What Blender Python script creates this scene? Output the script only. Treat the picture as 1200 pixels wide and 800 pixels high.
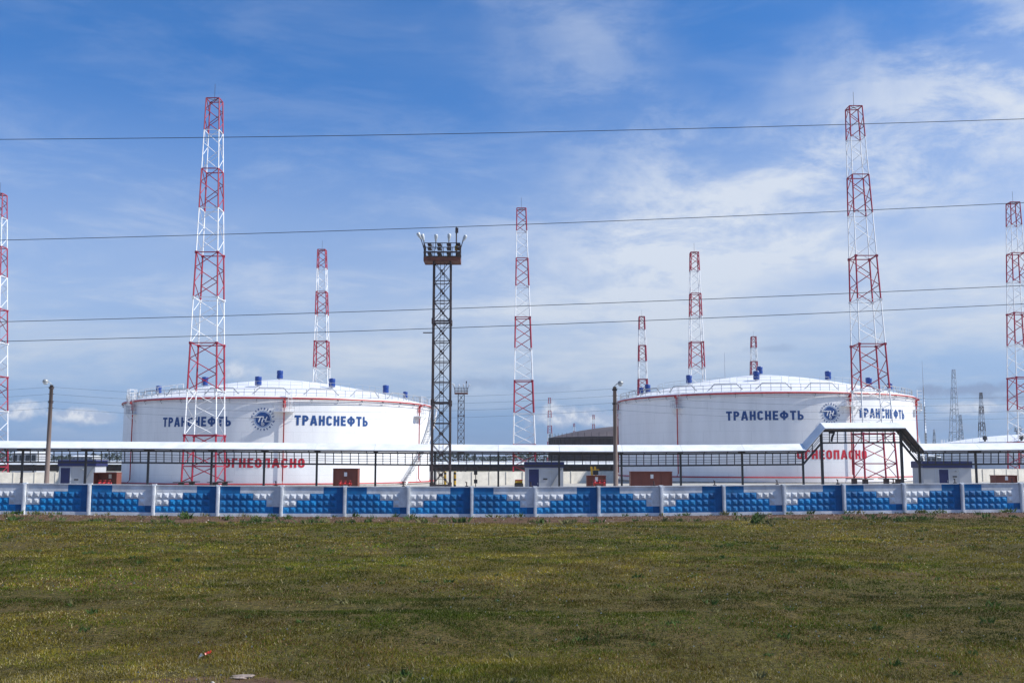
import bpy, bmesh, math, random
import numpy as np
from mathutils import Vector, Matrix

for o in list(bpy.data.objects): bpy.data.objects.remove(o)
SC = bpy.context.scene
COL = SC.collection
RNG = random.Random(7)
NP = np.random.RandomState(11)
R = math.radians

# ------------------------------------------------------------------ camera
F = 1200.0; HC = 3.35; PITCH = math.atan(140 / 1200)
SP, CP = math.sin(PITCH), math.cos(PITCH)
cam_d = bpy.data.cameras.new('camera'); cam_d.sensor_width = 36; cam_d.lens = 36
cam_d.clip_start = 0.1; cam_d.clip_end = 20000
cam = bpy.data.objects.new('camera', cam_d); COL.objects.link(cam)
cam.location = (0, 0, HC); cam.rotation_euler = (math.pi / 2 + PITCH, 0, 0)
SC.camera = cam

# ------------------------------------------------------------------ light
SUN_EL, SUN_AZ = R(43), R(95.5)          # azimuth from +Y towards +X
sun_dir = Vector((math.sin(SUN_AZ) * math.cos(SUN_EL), math.cos(SUN_AZ) * math.cos(SUN_EL), math.sin(SUN_EL)))
sd = bpy.data.lights.new('sun', 'SUN'); sd.energy = 4.8; sd.angle = R(0.53); sd.color = (1, 0.955, 0.89)
so = bpy.data.objects.new('sun', sd); COL.objects.link(so)
so.rotation_euler = (-sun_dir).to_track_quat('-Z', 'Y').to_euler()

world = bpy.data.worlds.new('World'); SC.world = world; world.use_nodes = True
nt = world.node_tree; nt.nodes.clear()
def N(t, **kw):
    n = nt.nodes.new(t)
    for k, v in kw.items(): setattr(n, k, v)
    return n
def L(a, b): nt.links.new(a, b)
def setin(sock, v):
    if hasattr(v, 'is_output'): L(v, sock)
    else: sock.default_value = v
def MA(op, a, b=None, c=None, clamp=False):
    n = N('ShaderNodeMath', operation=op); n.use_clamp = clamp
    for i, v in enumerate((a, b, c)):
        if v is not None: setin(n.inputs[i], v)
    return n.outputs[0]
def VM(op, a, b=None):
    n = N('ShaderNodeVectorMath', operation=op)
    setin(n.inputs[0], a)
    if b is not None: setin(n.inputs[1], b)
    return n.outputs['Value'] if op in ('DOT_PRODUCT', 'LENGTH') else n.outputs[0]
def SMOOTH(v, a, b):
    n = N('ShaderNodeMapRange', interpolation_type='SMOOTHSTEP'); setin(n.inputs[0], v)
    n.inputs[1].default_value = a; n.inputs[2].default_value = b
    return n.outputs[0]
def NOISE(vec, scale, detail=6, rough=0.55, dist=0.0):
    n = N('ShaderNodeTexNoise'); setin(n.inputs['Vector'], vec)
    n.inputs['Scale'].default_value = scale; n.inputs['Detail'].default_value = detail
    n.inputs['Roughness'].default_value = rough; n.inputs['Distortion'].default_value = dist
    return n.outputs[0]
def MAPV(vec, rot=(0, 0, 0), scale=(1, 1, 1), loc=(0, 0, 0)):
    n = N('ShaderNodeMapping'); L(vec, n.inputs[0])
    n.inputs['Rotation'].default_value = rot; n.inputs['Scale'].default_value = scale; n.inputs['Location'].default_value = loc
    return n.outputs[0]
def MIXC(f, a, b, blend='MIX'):
    n = N('ShaderNodeMix', data_type='RGBA', blend_type=blend); setin(n.inputs['Factor'], f)
    setin(n.inputs['A'], a); setin(n.inputs['B'], b)
    return n.outputs['Result']
def pxdir(x, y):
    u = (x - 600) / F; v = -(y - 400) / F
    return Vector((u, CP - v * SP, SP + v * CP)).normalized()

def build_sky():
    sky = N('ShaderNodeTexSky', sky_type='NISHITA'); sky.sun_disc = False
    sky.sun_elevation = SUN_EL; sky.sun_rotation = SUN_AZ
    sky.air_density = 1.0; sky.dust_density = 0.6; sky.ozone_density = 1.6
    D = N('ShaderNodeTexCoord').outputs['Generated']
    sep = N('ShaderNodeSeparateXYZ'); L(D, sep.inputs[0]); z = sep.outputs[2]
    # flat cloud layer coordinates (a sheet of cloud high above), softened at the horizon
    den = MA('ADD', MA('MAXIMUM', z, 0.0), 0.12)
    cx = MA('DIVIDE', sep.outputs[0], den); cy = MA('DIVIDE', sep.outputs[1], den)
    cmb = N('ShaderNodeCombineXYZ'); L(cx, cmb.inputs[0]); L(cy, cmb.inputs[1])
    Pl = cmb.outputs[0]
    # broad veil of cirrus
    veil = NOISE(MAPV(Pl, rot=(0, 0, R(25)), scale=(0.55, 0.8, 1), loc=(4.3, 2.9, 0)), 0.8, 5, 0.55, 0.35)
    wisp = NOISE(MAPV(Pl, rot=(0, 0, R(40)), scale=(0.9, 2.0, 1), loc=(1.3, 0.2, 0)), 1.6, 8, 0.6, 0.6)
    fine = NOISE(MAPV(D, rot=(0, R(-32), 0), scale=(1.6, 1.6, 6.5)), 3.4, 10, 0.64, 0.35)
    low = MA('MULTIPLY', SMOOTH(z, 0.36, 0.14), SMOOTH(z, 0.015, 0.085))
    v1 = MA('MULTIPLY', SMOOTH(veil, 0.36, 0.74), MA('ADD', MA('MULTIPLY', wisp, 0.9), 0.20))
    amt = MA('MULTIPLY', v1, MA('ADD', MA('MULTIPLY', low, 0.36), 0.34))
    amt = MA('ADD', amt, MA('MULTIPLY', low, 0.30))
    amt = MA('ADD', amt, MA('MULTIPLY', MA('MULTIPLY', SMOOTH(fine, 0.44, 0.72), 0.40), MA('ADD', MA('MULTIPLY', low, .7), .22)))
    # one long bright cirrus band running across the sky
    d1, d2 = pxdir(700, 330), pxdir(1200, 90)
    n = d1.cross(d2).normalized()
    across = VM('DOT_PRODUCT', D, tuple(n))
    wob = MA('MULTIPLY', MA('SUBTRACT', NOISE(D, 5.0, 6, 0.6, 0.3), 0.5), 0.16)
    dist = MA('ABSOLUTE', MA('ADD', across, wob))
    band = SMOOTH(dist, 0.12, 0.01)
    along = SMOOTH(VM('DOT_PRODUCT', D, tuple(d2)), 0.86, 0.99)
    tex = SMOOTH(NOISE(MAPV(D, rot=(0, R(-28), 0), scale=(2.4, 2.4, 6)), 3.6, 11, 0.66, 0.3), 0.36, 0.64)
    bandv = MA('MULTIPLY', MA('MULTIPLY', band, MA('ADD', MA('MULTIPLY', along, 0.72), 0.10)), MA('ADD', MA('MULTIPLY', tex, 0.75), 0.25))
    n2 = pxdir(650, 0).cross(pxdir(760, 300)).normalized()
    b2 = SMOOTH(MA('ABSOLUTE', MA('ADD', VM('DOT_PRODUCT', D, tuple(n2)), wob)), 0.11, 0.0)
    amt = MA('ADD', amt, MA('MULTIPLY', MA('MULTIPLY', b2, MA('ADD', MA('MULTIPLY', tex, .22), .06)), SMOOTH(sep.outputs[1], 0.0, .5)))
    amt = MA('MINIMUM', MA('ADD', amt, bandv), 0.93)
    # base sky: hazy towards the horizon, deep blue above
    ramp = N('ShaderNodeValToRGB'); L(z, ramp.inputs[0]); cr = ramp.color_ramp
    stops = [(0.0, (.38, .70, 1.65)), (.025, (.38, .65, 1.45)), (.054, (.42, .66, 1.28)), (.099, (.53, .79, 1.30)), (.198, (.68, .99, 1.48)), (.278, (.58, 1.02, 1.60)), (.41, (.38, .96, 1.62))]
    while len(cr.elements) < len(stops): cr.elements.new(.5)
    for e, (p, c) in zip(cr.elements, stops): e.position = p; e.color = (*[v / 1.34 for v in c], 1)
    base = MIXC(1.0, sky.outputs[0], ramp.outputs[0], 'MULTIPLY')
    ccol = MIXC(SMOOTH(z, 0.03, 0.22), (4.5, 5.1, 6.0, 1), (5.6, 6.1, 6.9, 1))
    col = MIXC(amt, base, ccol)
    # small low cumulus near the horizon, bright tops with grey undersides
    cum = NOISE(MAPV(D, scale=(1, 1, 3.0), loc=(0.37, 0, 0)), 11.0, 6, 0.55, 0.1)
    win = MA('MULTIPLY', SMOOTH(z, 0.018, 0.045), SMOOTH(z, 0.105, 0.055))
    cu = MA('MULTIPLY', SMOOTH(cum, 0.60, 0.70), win)
    cumU = NOISE(MAPV(D, scale=(1, 1, 3.0), loc=(0.37, 0, 0.05)), 11.0, 6, 0.55, 0.1)
    top = SMOOTH(MA('SUBTRACT', cum, cumU), -0.06, 0.09)
    cucol = MIXC(top, (2.3, 3.0, 4.4, 1), (5.4, 5.7, 6.3, 1))
    col = MIXC(MA('MULTIPLY', cu, 0.5), col, cucol)
    edge = NOISE(D, 38.0, 6, 0.6, 0.2); edge2 = NOISE(VM('ADD', D, (0, 0, .006)), 38.0, 6, 0.6, 0.2)
    for (px, py, rx, ry, op, dark) in ((28, 484, 34, 13, .75, 0), (92, 488, 46, 12, .9, 0), (178, 493, 40, 7, .35, 0), (280, 437, 26, 13, .6, 0), (672, 488, 62, 17, .8, 0), (725, 494, 40, 9, .5, 0), (565, 447, 46, 10, .4, 1),
                                  (640, 455, 60, 9, .3, 1), (1130, 457, 52, 8, .85, 1), (1190, 467, 45, 7, .7, 1), (1160, 478, 50, 9, .45, 0), (905, 408, 30, 6, .3, 1), (1105, 500, 70, 9, .35, 1)):
        f = pxdir(px, py); rt = Vector((f.y, -f.x, 0)).normalized(); up = rt.cross(f)
        du = MA('DIVIDE', VM('DOT_PRODUCT', D, tuple(rt)), rx / F); dv = MA('DIVIDE', VM('DOT_PRODUCT', D, tuple(up)), ry / F)
        r = MA('SQRT', MA('ADD', MA('MULTIPLY', du, du), MA('MULTIPLY', dv, dv)))
        r = MA('ADD', r, MA('MULTIPLY', MA('SUBTRACT', edge, .5), 2.6))
        fr = MA('GREATER_THAN', VM('DOT_PRODUCT', D, tuple(f)), 0.0)
        mk = MA('MULTIPLY', MA('MULTIPLY', SMOOTH(r, 1.0, 0.25), fr), op)
        if dark: cc = (2.0, 2.7, 4.2, 1)
        else: cc = MIXC(SMOOTH(MA('ADD', MA('MULTIPLY', MA('SUBTRACT', edge, edge2), 4.0), MA('MULTIPLY', dv, .35)), -.35, .45), (3.2, 3.9, 5.3, 1), (6.4, 6.6, 7.0, 1))
        col = MIXC(mk, col, cc)
    bg = N('ShaderNodeBackground'); bg.inputs[1].default_value = 0.10
    L(col, bg.inputs[0]); out = N('ShaderNodeOutputWorld'); L(bg.outputs[0], out.inputs[0])
build_sky()
SC.view_settings.view_transform = 'Standard'; SC.view_settings.look = 'None'
SC.view_settings.exposure = 0.35; SC.view_settings.gamma = 1.0

# ------------------------------------------------------------------ helpers
def P(x, y, Y):
    """point of the place at depth Y that the photograph shows at pixel (x, y)"""
    u = (x - 600) / F; v = -(y - 400) / F
    d = Vector((u, CP - v * SP, SP + v * CP)); t = Y / d.y
    return Vector((d.x * t, Y, HC + d.z * t))
def XAT(x, Y): return P(x, 540, Y).x
def interp(x, xs, ys): return float(np.interp(x, xs, ys))
def sstep(a, b, v):
    t = np.clip((v - a) / (b - a), 0, 1); return t * t * (3 - 2 * t)
FX0, FY0, FPH = -30.41, 64.29, R(3.3)
def fence_y(x): return FY0 + (x - FX0) * math.tan(FPH)
def fence_z(x): return np.interp(x, [-60, -33, -16, 0, 10, 25, 36, 60], [.1, .10, -.12, -.20, -.15, -.03, .02, .05])
def ground_z(x, y):
    x = np.asarray(x, float); y = np.asarray(y, float)
    d = y - (FY0 + (x - FX0) * math.tan(FPH))
    z = fence_z(x) * np.exp(-(d / 14) ** 2)
    z = z + 0.10 * np.exp(-((d + 2.6) / 1.5) ** 2)
    z = z + (-.45 + sstep(-10, 35, x) * .35) * sstep(8, 40, d)
    near = sstep(-3, -9, d)
    z = z + near * (0.05 * np.sin(x * .31 + y * .17) + 0.04 * np.sin(y * .62 + x * .05) + 0.03 * np.sin(x * .9 - y * .4))
    # shallow wheel rut running along the field
    r = y - (24.4 + 0.012 * x + 0.5 * np.sin(x * .09))
    z = z - 0.09 * np.exp(-(r / 0.9) ** 2) - 0.05 * np.exp(-((r - 2.2) / .7) ** 2)
    return z
def GZ(x, y): return float(ground_z(x, y))

class MB:
    def __init__(s): s.v = []; s.f = []; s.m = []
    def add(s, vs, fs, m=0):
        b = len(s.v); s.v += [tuple(v) for v in vs]; s.f += [tuple(i + b for i in f) for f in fs]; s.m += [m] * len(fs); return s
    def box(s, a, b, m=0):
        x0, y0, z0 = a; x1, y1, z1 = b
        return s.add([(x0, y0, z0), (x1, y0, z0), (x1, y1, z0), (x0, y1, z0), (x0, y0, z1), (x1, y0, z1), (x1, y1, z1), (x0, y1, z1)],
                     [(0, 3, 2, 1), (4, 5, 6, 7), (0, 1, 5, 4), (1, 2, 6, 5), (2, 3, 7, 6), (3, 0, 4, 7)], m)
    def bar(s, p, q, w, h=None, m=0, edge=False):
        p, q = Vector(p), Vector(q); h = h or w; d = (q - p).normalized()
        up = Vector((0, 0, 1)) if abs(d.z) < .95 else Vector((0, 1, 0))
        a = d.cross(up).normalized() * (w / 2); b = d.cross(a).normalized() * (h / 2)
        if edge: a, b = (a - b) * .75, (a + b) * .75
        vs = [p - a - b, p + a - b, p + a + b, p - a + b, q - a - b, q + a - b, q + a + b, q - a + b]
        return s.add(vs, [(0, 3, 2, 1), (4, 5, 6, 7), (0, 1, 5, 4), (1, 2, 6, 5), (2, 3, 7, 6), (3, 0, 4, 7)], m)
    def tube(s, pts, r, n=6, m=0, cap=True):
        pts = [Vector(p) for p in pts]; rs = r if isinstance(r, (list, tuple)) else [r] * len(pts)
        rings = []
        for i, p in enumerate(pts):
            d = (pts[min(i + 1, len(pts) - 1)] - pts[max(i - 1, 0)]).normalized()
            up = Vector((0, 0, 1)) if abs(d.z) < .9 else Vector((0, 1, 0))
            a = d.cross(up).normalized(); b = d.cross(a).normalized()
            rings.append([p + (a * math.cos(2 * math.pi * k / n) + b * math.sin(2 * math.pi * k / n)) * rs[i] for k in range(n)])
        vs = [v for rg in rings for v in rg]; fs = []
        for i in range(len(pts) - 1):
            for k in range(n):
                k2 = (k + 1) % n; fs.append((i * n + k, i * n + k2, (i + 1) * n + k2, (i + 1) * n + k))
        if cap: fs.append(tuple(range(n))); fs.append(tuple(range((len(pts) - 1) * n, len(pts) * n))[::-1])
        return s.add(vs, fs, m)
    def lathe(s, prof, n=48, m=0, c=(0, 0, 0), a0=0, a1=2 * math.pi):
        full = abs(a1 - a0 - 2 * math.pi) < 1e-6; nn = n if full else n + 1
        vs = []; fs = []
        for r, z in prof:
            for k in range(nn):
                a = a0 + (a1 - a0) * k / n; vs.append((c[0] + r * math.sin(a), c[1] - r * math.cos(a), c[2] + z))
        for i in range(len(prof) - 1):
            for k in range(n):
                k2 = (k + 1) % nn; fs.append((i * nn + k, i * nn + k2, (i + 1) * nn + k2, (i + 1) * nn + k))
        return s.add(vs, fs, m)
    def mesh(s, name, mats, smooth=False):
        me = bpy.data.meshes.new(name); me.from_pydata(s.v, [], s.f)
        for mt in (mats if isinstance(mats, (list, tuple)) else [mats]): me.materials.append(mt)
        me.polygons.foreach_set('material_index', s.m)
        if smooth: me.polygons.foreach_set('use_smooth', [True] * len(s.f))
        me.update(); return me
    def build(s, name, mats, parent=None, smooth=False, loc=None):
        return link(name, s.mesh(name, mats, smooth), parent, loc)
def link(name, data, parent=None, loc=None):
    o = bpy.data.objects.new(name, data); COL.objects.link(o)
    if parent is not None: o.parent = parent
    if loc is not None: o.location = loc
    return o
def tag(o, label=None, cat=None, group=None, kind=None):
    if label: o['label'] = label
    if cat: o['category'] = cat
    if group: o['group'] = group
    if kind: o['kind'] = kind
    return o
def thing(name, loc, label, cat, group=None):
    o = link(name, None, None, loc); o.empty_display_size = .5; return tag(o, label, cat, group)
_unit = {}
def bar_obj(name, parent, p, q, w, mat, h=None, edge=False):
    """a straight bar between two points given in the parent's frame; alike bars share one mesh"""
    if mat.name not in _unit:
        _unit[mat.name] = MB().box((-.5, -.5, 0), (.5, .5, 1)).mesh('bar', mat)
        e = MB(); e.add([(0, -.6, 0), (.6, 0, 0), (0, .6, 0), (-.6, 0, 0), (0, -.6, 1), (.6, 0, 1), (0, .6, 1), (-.6, 0, 1)], [(0, 3, 2, 1), (4, 5, 6, 7), (0, 1, 5, 4), (1, 2, 6, 5), (2, 3, 7, 6), (3, 0, 4, 7)])
        _unit[mat.name + '_edge'] = e.mesh('bar', mat)
    p, q = Vector(p), Vector(q); d = q - p; ln = d.length; d = d / ln
    up = Vector((0, 0, 1)) if abs(d.z) < .95 else Vector((0, 1, 0))
    a = d.cross(up).normalized(); b = d.cross(a).normalized(); h = h or w
    m = Matrix(((a.x * w, b.x * h, d.x * ln, p.x), (a.y * w, b.y * h, d.y * ln, p.y), (a.z * w, b.z * h, d.z * ln, p.z), (0, 0, 0, 1)))
    o = link(name, _unit[mat.name + ('_edge' if edge else '')], parent); o.matrix_local = m; return o

# ------------------------------------------------------------------ materials
def mat(name, col, rough=.6, metal=0.0, nscale=1.5, namt=0.12, bump=0.0, bscale=30, spec=None, streak=False, col2=None):
    m = bpy.data.materials.new(name); m.use_nodes = True; t = m.node_tree; b = t.nodes['Principled BSDF']
    b.inputs['Roughness'].default_value = rough; b.inputs['Metallic'].default_value = metal
    if spec is not None: b.inputs['Specular IOR Level'].default_value = spec
    tc = t.nodes.new('ShaderNodeTexCoord'); mp = t.nodes.new('ShaderNodeMapping'); t.links.new(tc.outputs['Object'], mp.inputs[0])
    oi = t.nodes.new('ShaderNodeObjectInfo'); ml = t.nodes.new('ShaderNodeVectorMath'); ml.operation = 'SCALE'; ml.inputs[0].default_value = (61, 37, 17)
    t.links.new(oi.outputs['Random'], ml.inputs['Scale']); t.links.new(ml.outputs[0], mp.inputs['Location'])
    if streak: mp.inputs['Scale'].default_value = (1, 1, .16)
    nz = t.nodes.new('ShaderNodeTexNoise'); t.links.new(mp.outputs[0], nz.inputs['Vector'])
    nz.inputs['Scale'].default_value = nscale; nz.inputs['Detail'].default_value = 6; nz.inputs['Roughness'].default_value = .6
    mr = t.nodes.new('ShaderNodeMapRange'); t.links.new(nz.outputs[0], mr.inputs[0]); mr.inputs[1].default_value = .3; mr.inputs[2].default_value = .7
    mx = t.nodes.new('ShaderNodeMix'); mx.data_type = 'RGBA'; t.links.new(mr.outputs[0], mx.inputs['Factor'])
    c2 = col2 if col2 else tuple(c * (1 - 2 * namt) for c in col)
    mx.inputs['A'].default_value = (*c2, 1); mx.inputs['B'].default_value = (*[min(1, c * (1 + namt * .4)) for c in col], 1)
    t.links.new(mx.outputs['Result'], b.inputs['Base Color'])
    if bump:
        n2 = t.nodes.new('ShaderNodeTexNoise'); t.links.new(tc.outputs['Object'], n2.inputs['Vector'])
        n2.inputs['Scale'].default_value = bscale; n2.inputs['Detail'].default_value = 5
        bp = t.nodes.new('ShaderNodeBump'); bp.inputs['Strength'].default_value = bump; bp.inputs['Distance'].default_value = .03
        t.links.new(n2.outputs[0], bp.inputs['Height']); t.links.new(bp.outputs[0], b.inputs['Normal'])
    return m
M = {}
M['white_steel'] = mat('white_steel', (.78, .79, .80), .5, namt=.08)
M['mast_white'] = mat('mast_white', (.82, .83, .84), .55, namt=.10, nscale=.6)
M['mast_red'] = mat('mast_red', (.34, .006, .032), .5, namt=.12, nscale=.6)
M['pipe_red'] = mat('pipe_red', (.50, .03, .03), .45, namt=.12)
M['rail'] = mat('rail_grey', (.40, .42, .44), .5, .2, namt=.08)
M['steel_dark'] = mat('steel_dark', (.038, .036, .038), .6, .1, namt=.2)
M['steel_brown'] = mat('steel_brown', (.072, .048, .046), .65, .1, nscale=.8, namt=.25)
M['rust'] = mat('rust', (.15, .048, .03), .75, nscale=2.5, namt=.25)
M['cabinet'] = mat('cabinet_brown', (.20, .050, .028), .55, nscale=1.2, namt=.16, streak=True)
M['grey_pipe'] = mat('grey_pipe', (.30, .32, .34), .5, .2)
M['navy'] = mat('navy_paint', (.004, .010, .085), .45, namt=.12)
M['vent_blue'] = mat('vent_blue', (.006, .045, .24), .4, namt=.1)
M['letter_blue'] = mat('letter_blue', (.006, .060, .23), .5, namt=.08)
M['letter_red'] = mat('letter_red', (.56, .012, .03), .5, namt=.08)
M['concrete'] = mat('concrete', (.42, .40, .37), .9, nscale=1.8, namt=.18, bump=.3)
M['concrete_pole'] = mat('concrete_pole', (.20, .15, .13), .9, nscale=2.2, namt=.16, bump=.25, streak=True)
M['wall_beige'] = mat('wall_beige', (.70, .66, .57), .9, nscale=.9, namt=.12, bump=.2)
M['kiosk_white'] = mat('kiosk_white', (.44, .45, .47), .55, nscale=.8, namt=.08, streak=True)
M['roof_white'] = mat('roof_white', (.78, .80, .81), .42, nscale=.7, namt=.11)
M['yellow'] = mat('yellow_paint', (.62, .36, .02), .5)
M['black'] = mat('black_paint', (.015, .015, .017), .6)
M['glass_lamp'] = mat('lamp_glass', (.62, .66, .68), .2, spec=.6)
M['lamp_grey'] = mat('lamp_housing', (.36, .38, .38), .45, .3)
M['wire'] = mat('wire', (.045, .06, .085), .55, .2)
M['wire_grey'] = mat('wire_grey', (.10, .12, .15), .55, .2)
M['tank_dark'] = mat('tank_dark', (.055, .035, .032), .7, nscale=.25, namt=.3, streak=True)
M['tank_dark_roof'] = mat('tank_dark_roof', (.10, .075, .07), .65, nscale=.2, namt=.22)
M['window_dark'] = mat('window_dark', (.03, .035, .045), .15, spec=.6)
M['galv'] = mat('galvanised', (.50, .54, .60), .55, .3)  # zinc grey, paled so the colour itself carries haze over the far pylons
M['fence_white'] = mat('fence_white', (.76, .79, .82), .8, nscale=1.5, namt=.17, bump=.35, bscale=22)
M['fence_blue_light'] = mat('fence_blue_light', (.001, .245, .58), .7, nscale=1.9, namt=.2, bump=.3, bscale=22)
M['fence_blue'] = mat('fence_blue', (.001, .168, .43), .7, nscale=1.9, namt=.2, bump=.3, bscale=22)
M['fence_blue_deep'] = mat('fence_blue_deep', (.001, .118, .33), .7, nscale=1.9, namt=.2, bump=.3, bscale=22)

def tank_paint():
    """white tank enamel; faint rolled-plate courses and drip marks"""
    m = mat('tank_white', (.83, .835, .84), .38, nscale=.5, namt=.055, streak=True)
    t = m.node_tree; b = t.nodes['Principled BSDF']
    src = b.inputs['Base Color'].links[0].from_socket
    tc = t.nodes.new('ShaderNodeTexCoord'); sp = t.nodes.new('ShaderNodeSeparateXYZ'); t.links.new(tc.outputs['Object'], sp.inputs[0])
    def ma(op, a, bb=None):
        n = t.nodes.new('ShaderNodeMath'); n.operation = op
        for i, v in enumerate((a, bb)):
            if v is None: continue
            if hasattr(v, 'is_output'): t.links.new(v, n.inputs[i])
            else: n.inputs[i].default_value = v
        return n.outputs[0]
    fr = ma('FRACT', ma('DIVIDE', sp.outputs[2], 1.63))
    line = ma('LESS_THAN', fr, 0.04)
    ang = ma('ARCTAN2', sp.outputs[0], sp.outputs[1])
    row = ma('FLOOR', ma('DIVIDE', sp.outputs[2], 1.63))
    fr2 = ma('FRACT', ma('ADD', ma('MULTIPLY', ang, 3.34), ma('MULTIPLY', row, .37)))
    line2 = ma('LESS_THAN', fr2, 0.012)
    ln = ma('MULTIPLY', ma('MAXIMUM', line, line2), .20)
    mx = t.nodes.new('ShaderNodeMix'); mx.data_type = 'RGBA'; t.links.new(ln, mx.inputs['Factor']); t.links.new(src, mx.inputs['A'])
    mx.inputs['B'].default_value = (.42, .43, .45, 1); t.links.new(mx.outputs['Result'], b.inputs['Base Color'])
    return m
M['tank_white'] = tank_paint()

BARE = [(-4.4, 15.7, 1.5, .55), (4.0, 15.3, 2.2, .35)]   # worn patches of the field
def ground_mat():
    m = bpy.data.materials.new('ground'); m.use_nodes = True; t = m.node_tree; b = t.nodes['Principled BSDF']
    b.inputs['Roughness'].default_value = .95; b.inputs['Specular IOR Level'].default_value = .1
    tc = t.nodes.new('ShaderNodeTexCoord'); O = tc.outputs['Object']
    sp = t.nodes.new('ShaderNodeSeparateXYZ'); t.links.new(O, sp.inputs[0])
    def ma(op, a, bb=None):
        n = t.nodes.new('ShaderNodeMath'); n.operation = op
        for i, v in enumerate((a, bb)):
            if v is None: continue
            if hasattr(v, 'is_output'): t.links.new(v, n.inputs[i])
            else: n.inputs[i].default_value = v
        return n.outputs[0]
    def nz(s, d=6, r=.6):
        n = t.nodes.new('ShaderNodeTexNoise'); t.links.new(O, n.inputs['Vector']); n.inputs['Scale'].default_value = s
        n.inputs['Detail'].default_value = d; n.inputs['Roughness'].default_value = r; return n.outputs[0]
    def mr(v, a, bb):
        n = t.nodes.new('ShaderNodeMapRange'); n.interpolation_type = 'SMOOTHSTEP'; t.links.new(v, n.inputs[0]); n.inputs[1].default_value = a; n.inputs[2].default_value = bb; return n.outputs[0]
    def mix(f, a, bb):
        n = t.nodes.new('ShaderNodeMix'); n.data_type = 'RGBA'; t.links.new(f, n.inputs['Factor'])
        for k, v in (('A', a), ('B', bb)):
            if hasattr(v, 'is_output'): t.links.new(v, n.inputs[k])
            else: n.inputs[k].default_value = (*v, 1)
        return n.outputs['Result']
    d = ma('SUBTRACT', sp.outputs[1], ma('ADD', ma('MULTIPLY', ma('SUBTRACT', sp.outputs[0], FX0), math.tan(FPH)), FY0))
    grass = mix(mr(nz(.35), .35, .65), (.095, .085, .016), (.125, .09, .028))
    grass = mix(mr(nz(9, 8, .7), .35, .62), grass, (.030, .027, .010))  # dark flecks in the ground colour stand in for shadow between the blades
    grass = mix(mr(nz(26, 4, .7), .5, .75), grass, (.19, .145, .06))
    soil = mix(mr(nz(1.3, 8, .65), .35, .7), (.085, .048, .030), (.150, .100, .066))
    soil = mix(mr(nz(14, 6, .7), .5, .75), soil, (.045, .026, .02))
    dn = ma('ADD', d, ma('MULTIPLY', ma('SUBTRACT', nz(.8, 6), .5), 3.2))
    c = mix(mr(dn, -6.8, -5.4), grass, soil)
    gravel = mix(mr(nz(.6, 8), .35, .7), (.44, .42, .38), (.32, .31, .28))
    c = mix(mr(d, .2, .8), c, gravel)
    far = mix(mr(nz(.01), .4, .6), (.05, .06, .025), (.10, .09, .04))
    c = mix(mr(sp.outputs[1], 330, 420), c, far)
    bare = mr(nz(.23, 6, .7), .60, .74)
    c = mix(ma('MULTIPLY', bare, mr(d, -5, -7)), c, soil)
    wv = ma('MULTIPLY', ma('SUBTRACT', nz(2.2, 6, .65), .5), 1.6)
    for (bx, by, rx, ry) in BARE:
        ex = ma('DIVIDE', ma('SUBTRACT', sp.outputs[0], bx), rx); ey = ma('DIVIDE', ma('SUBTRACT', sp.outputs[1], by), ry)
        c = mix(mr(ma('ADD', ma('ADD', ma('MULTIPLY', ex, ex), ma('MULTIPLY', ey, ey)), wv), 1.3, .5), c, soil)
    t.links.new(c, b.inputs['Base Color'])
    bp = t.nodes.new('ShaderNodeBump'); bp.inputs['Strength'].default_value = .8; bp.inputs['Distance'].default_value = .06
    t.links.new(nz(7, 8, .7), bp.inputs['Height']); t.links.new(bp.outputs[0], b.inputs['Normal'])
    return m
M['ground'] = ground_mat()

def attr_mat(name, rough=.75, trans=.25):
    m = bpy.data.materials.new(name); m.use_nodes = True; t = m.node_tree; b = t.nodes['Principled BSDF']
    a = t.nodes.new('ShaderNodeAttribute'); a.attribute_name = 'tint'
    b.inputs['Roughness'].default_value = rough; b.inputs['Specular IOR Level'].default_value = .2
    t.links.new(a.outputs['Color'], b.inputs['Base Color'])
    if trans:
        tr = t.nodes.new('ShaderNodeBsdfTranslucent'); t.links.new(a.outputs['Color'], tr.inputs[0])
        mx = t.nodes.new('ShaderNodeMixShader'); mx.inputs[0].default_value = trans
        t.links.new(b.outputs[0], mx.inputs[1]); t.links.new(tr.outputs[0], mx.inputs[2])
        t.links.new(mx.outputs[0], t.nodes['Material Output'].inputs[0])
    return m
M['blades'] = attr_mat('grass_blades')

# ------------------------------------------------------------------ ground
def build_ground():
    xs = np.concatenate([[-6000, -2500, -1000, -450, -220, -120, -80], np.arange(-60, 60.1, .75), [80, 120, 220, 450, 1000, 2500, 6000]])
    ys = np.concatenate([[-400, -120, -40, -10, 0, 6], np.arange(10, 76, .55), [80, 86, 94, 104, 120, 150, 200, 300, 500, 900, 2000, 4500, 9000]])
    X, Y = np.meshgrid(xs, ys); Z = ground_z(X, Y)
    v = np.stack([X, Y, Z], -1).reshape(-1, 3); nx = len(xs); ny = len(ys)
    i, j = np.meshgrid(np.arange(nx - 1), np.arange(ny - 1)); a = (j * nx + i).ravel()
    f = np.stack([a, a + 1, a + 1 + nx, a + nx], -1)
    me = bpy.data.meshes.new('ground'); me.from_pydata(v.tolist(), [], f.tolist()); me.materials.append(M['ground'])
    me.polygons.foreach_set('use_smooth', [True] * len(f)); me.update()
    tag(link('ground', me), 'mown grass field with a bare soil strip along the concrete fence', kind='structure')
build_ground()

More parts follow.
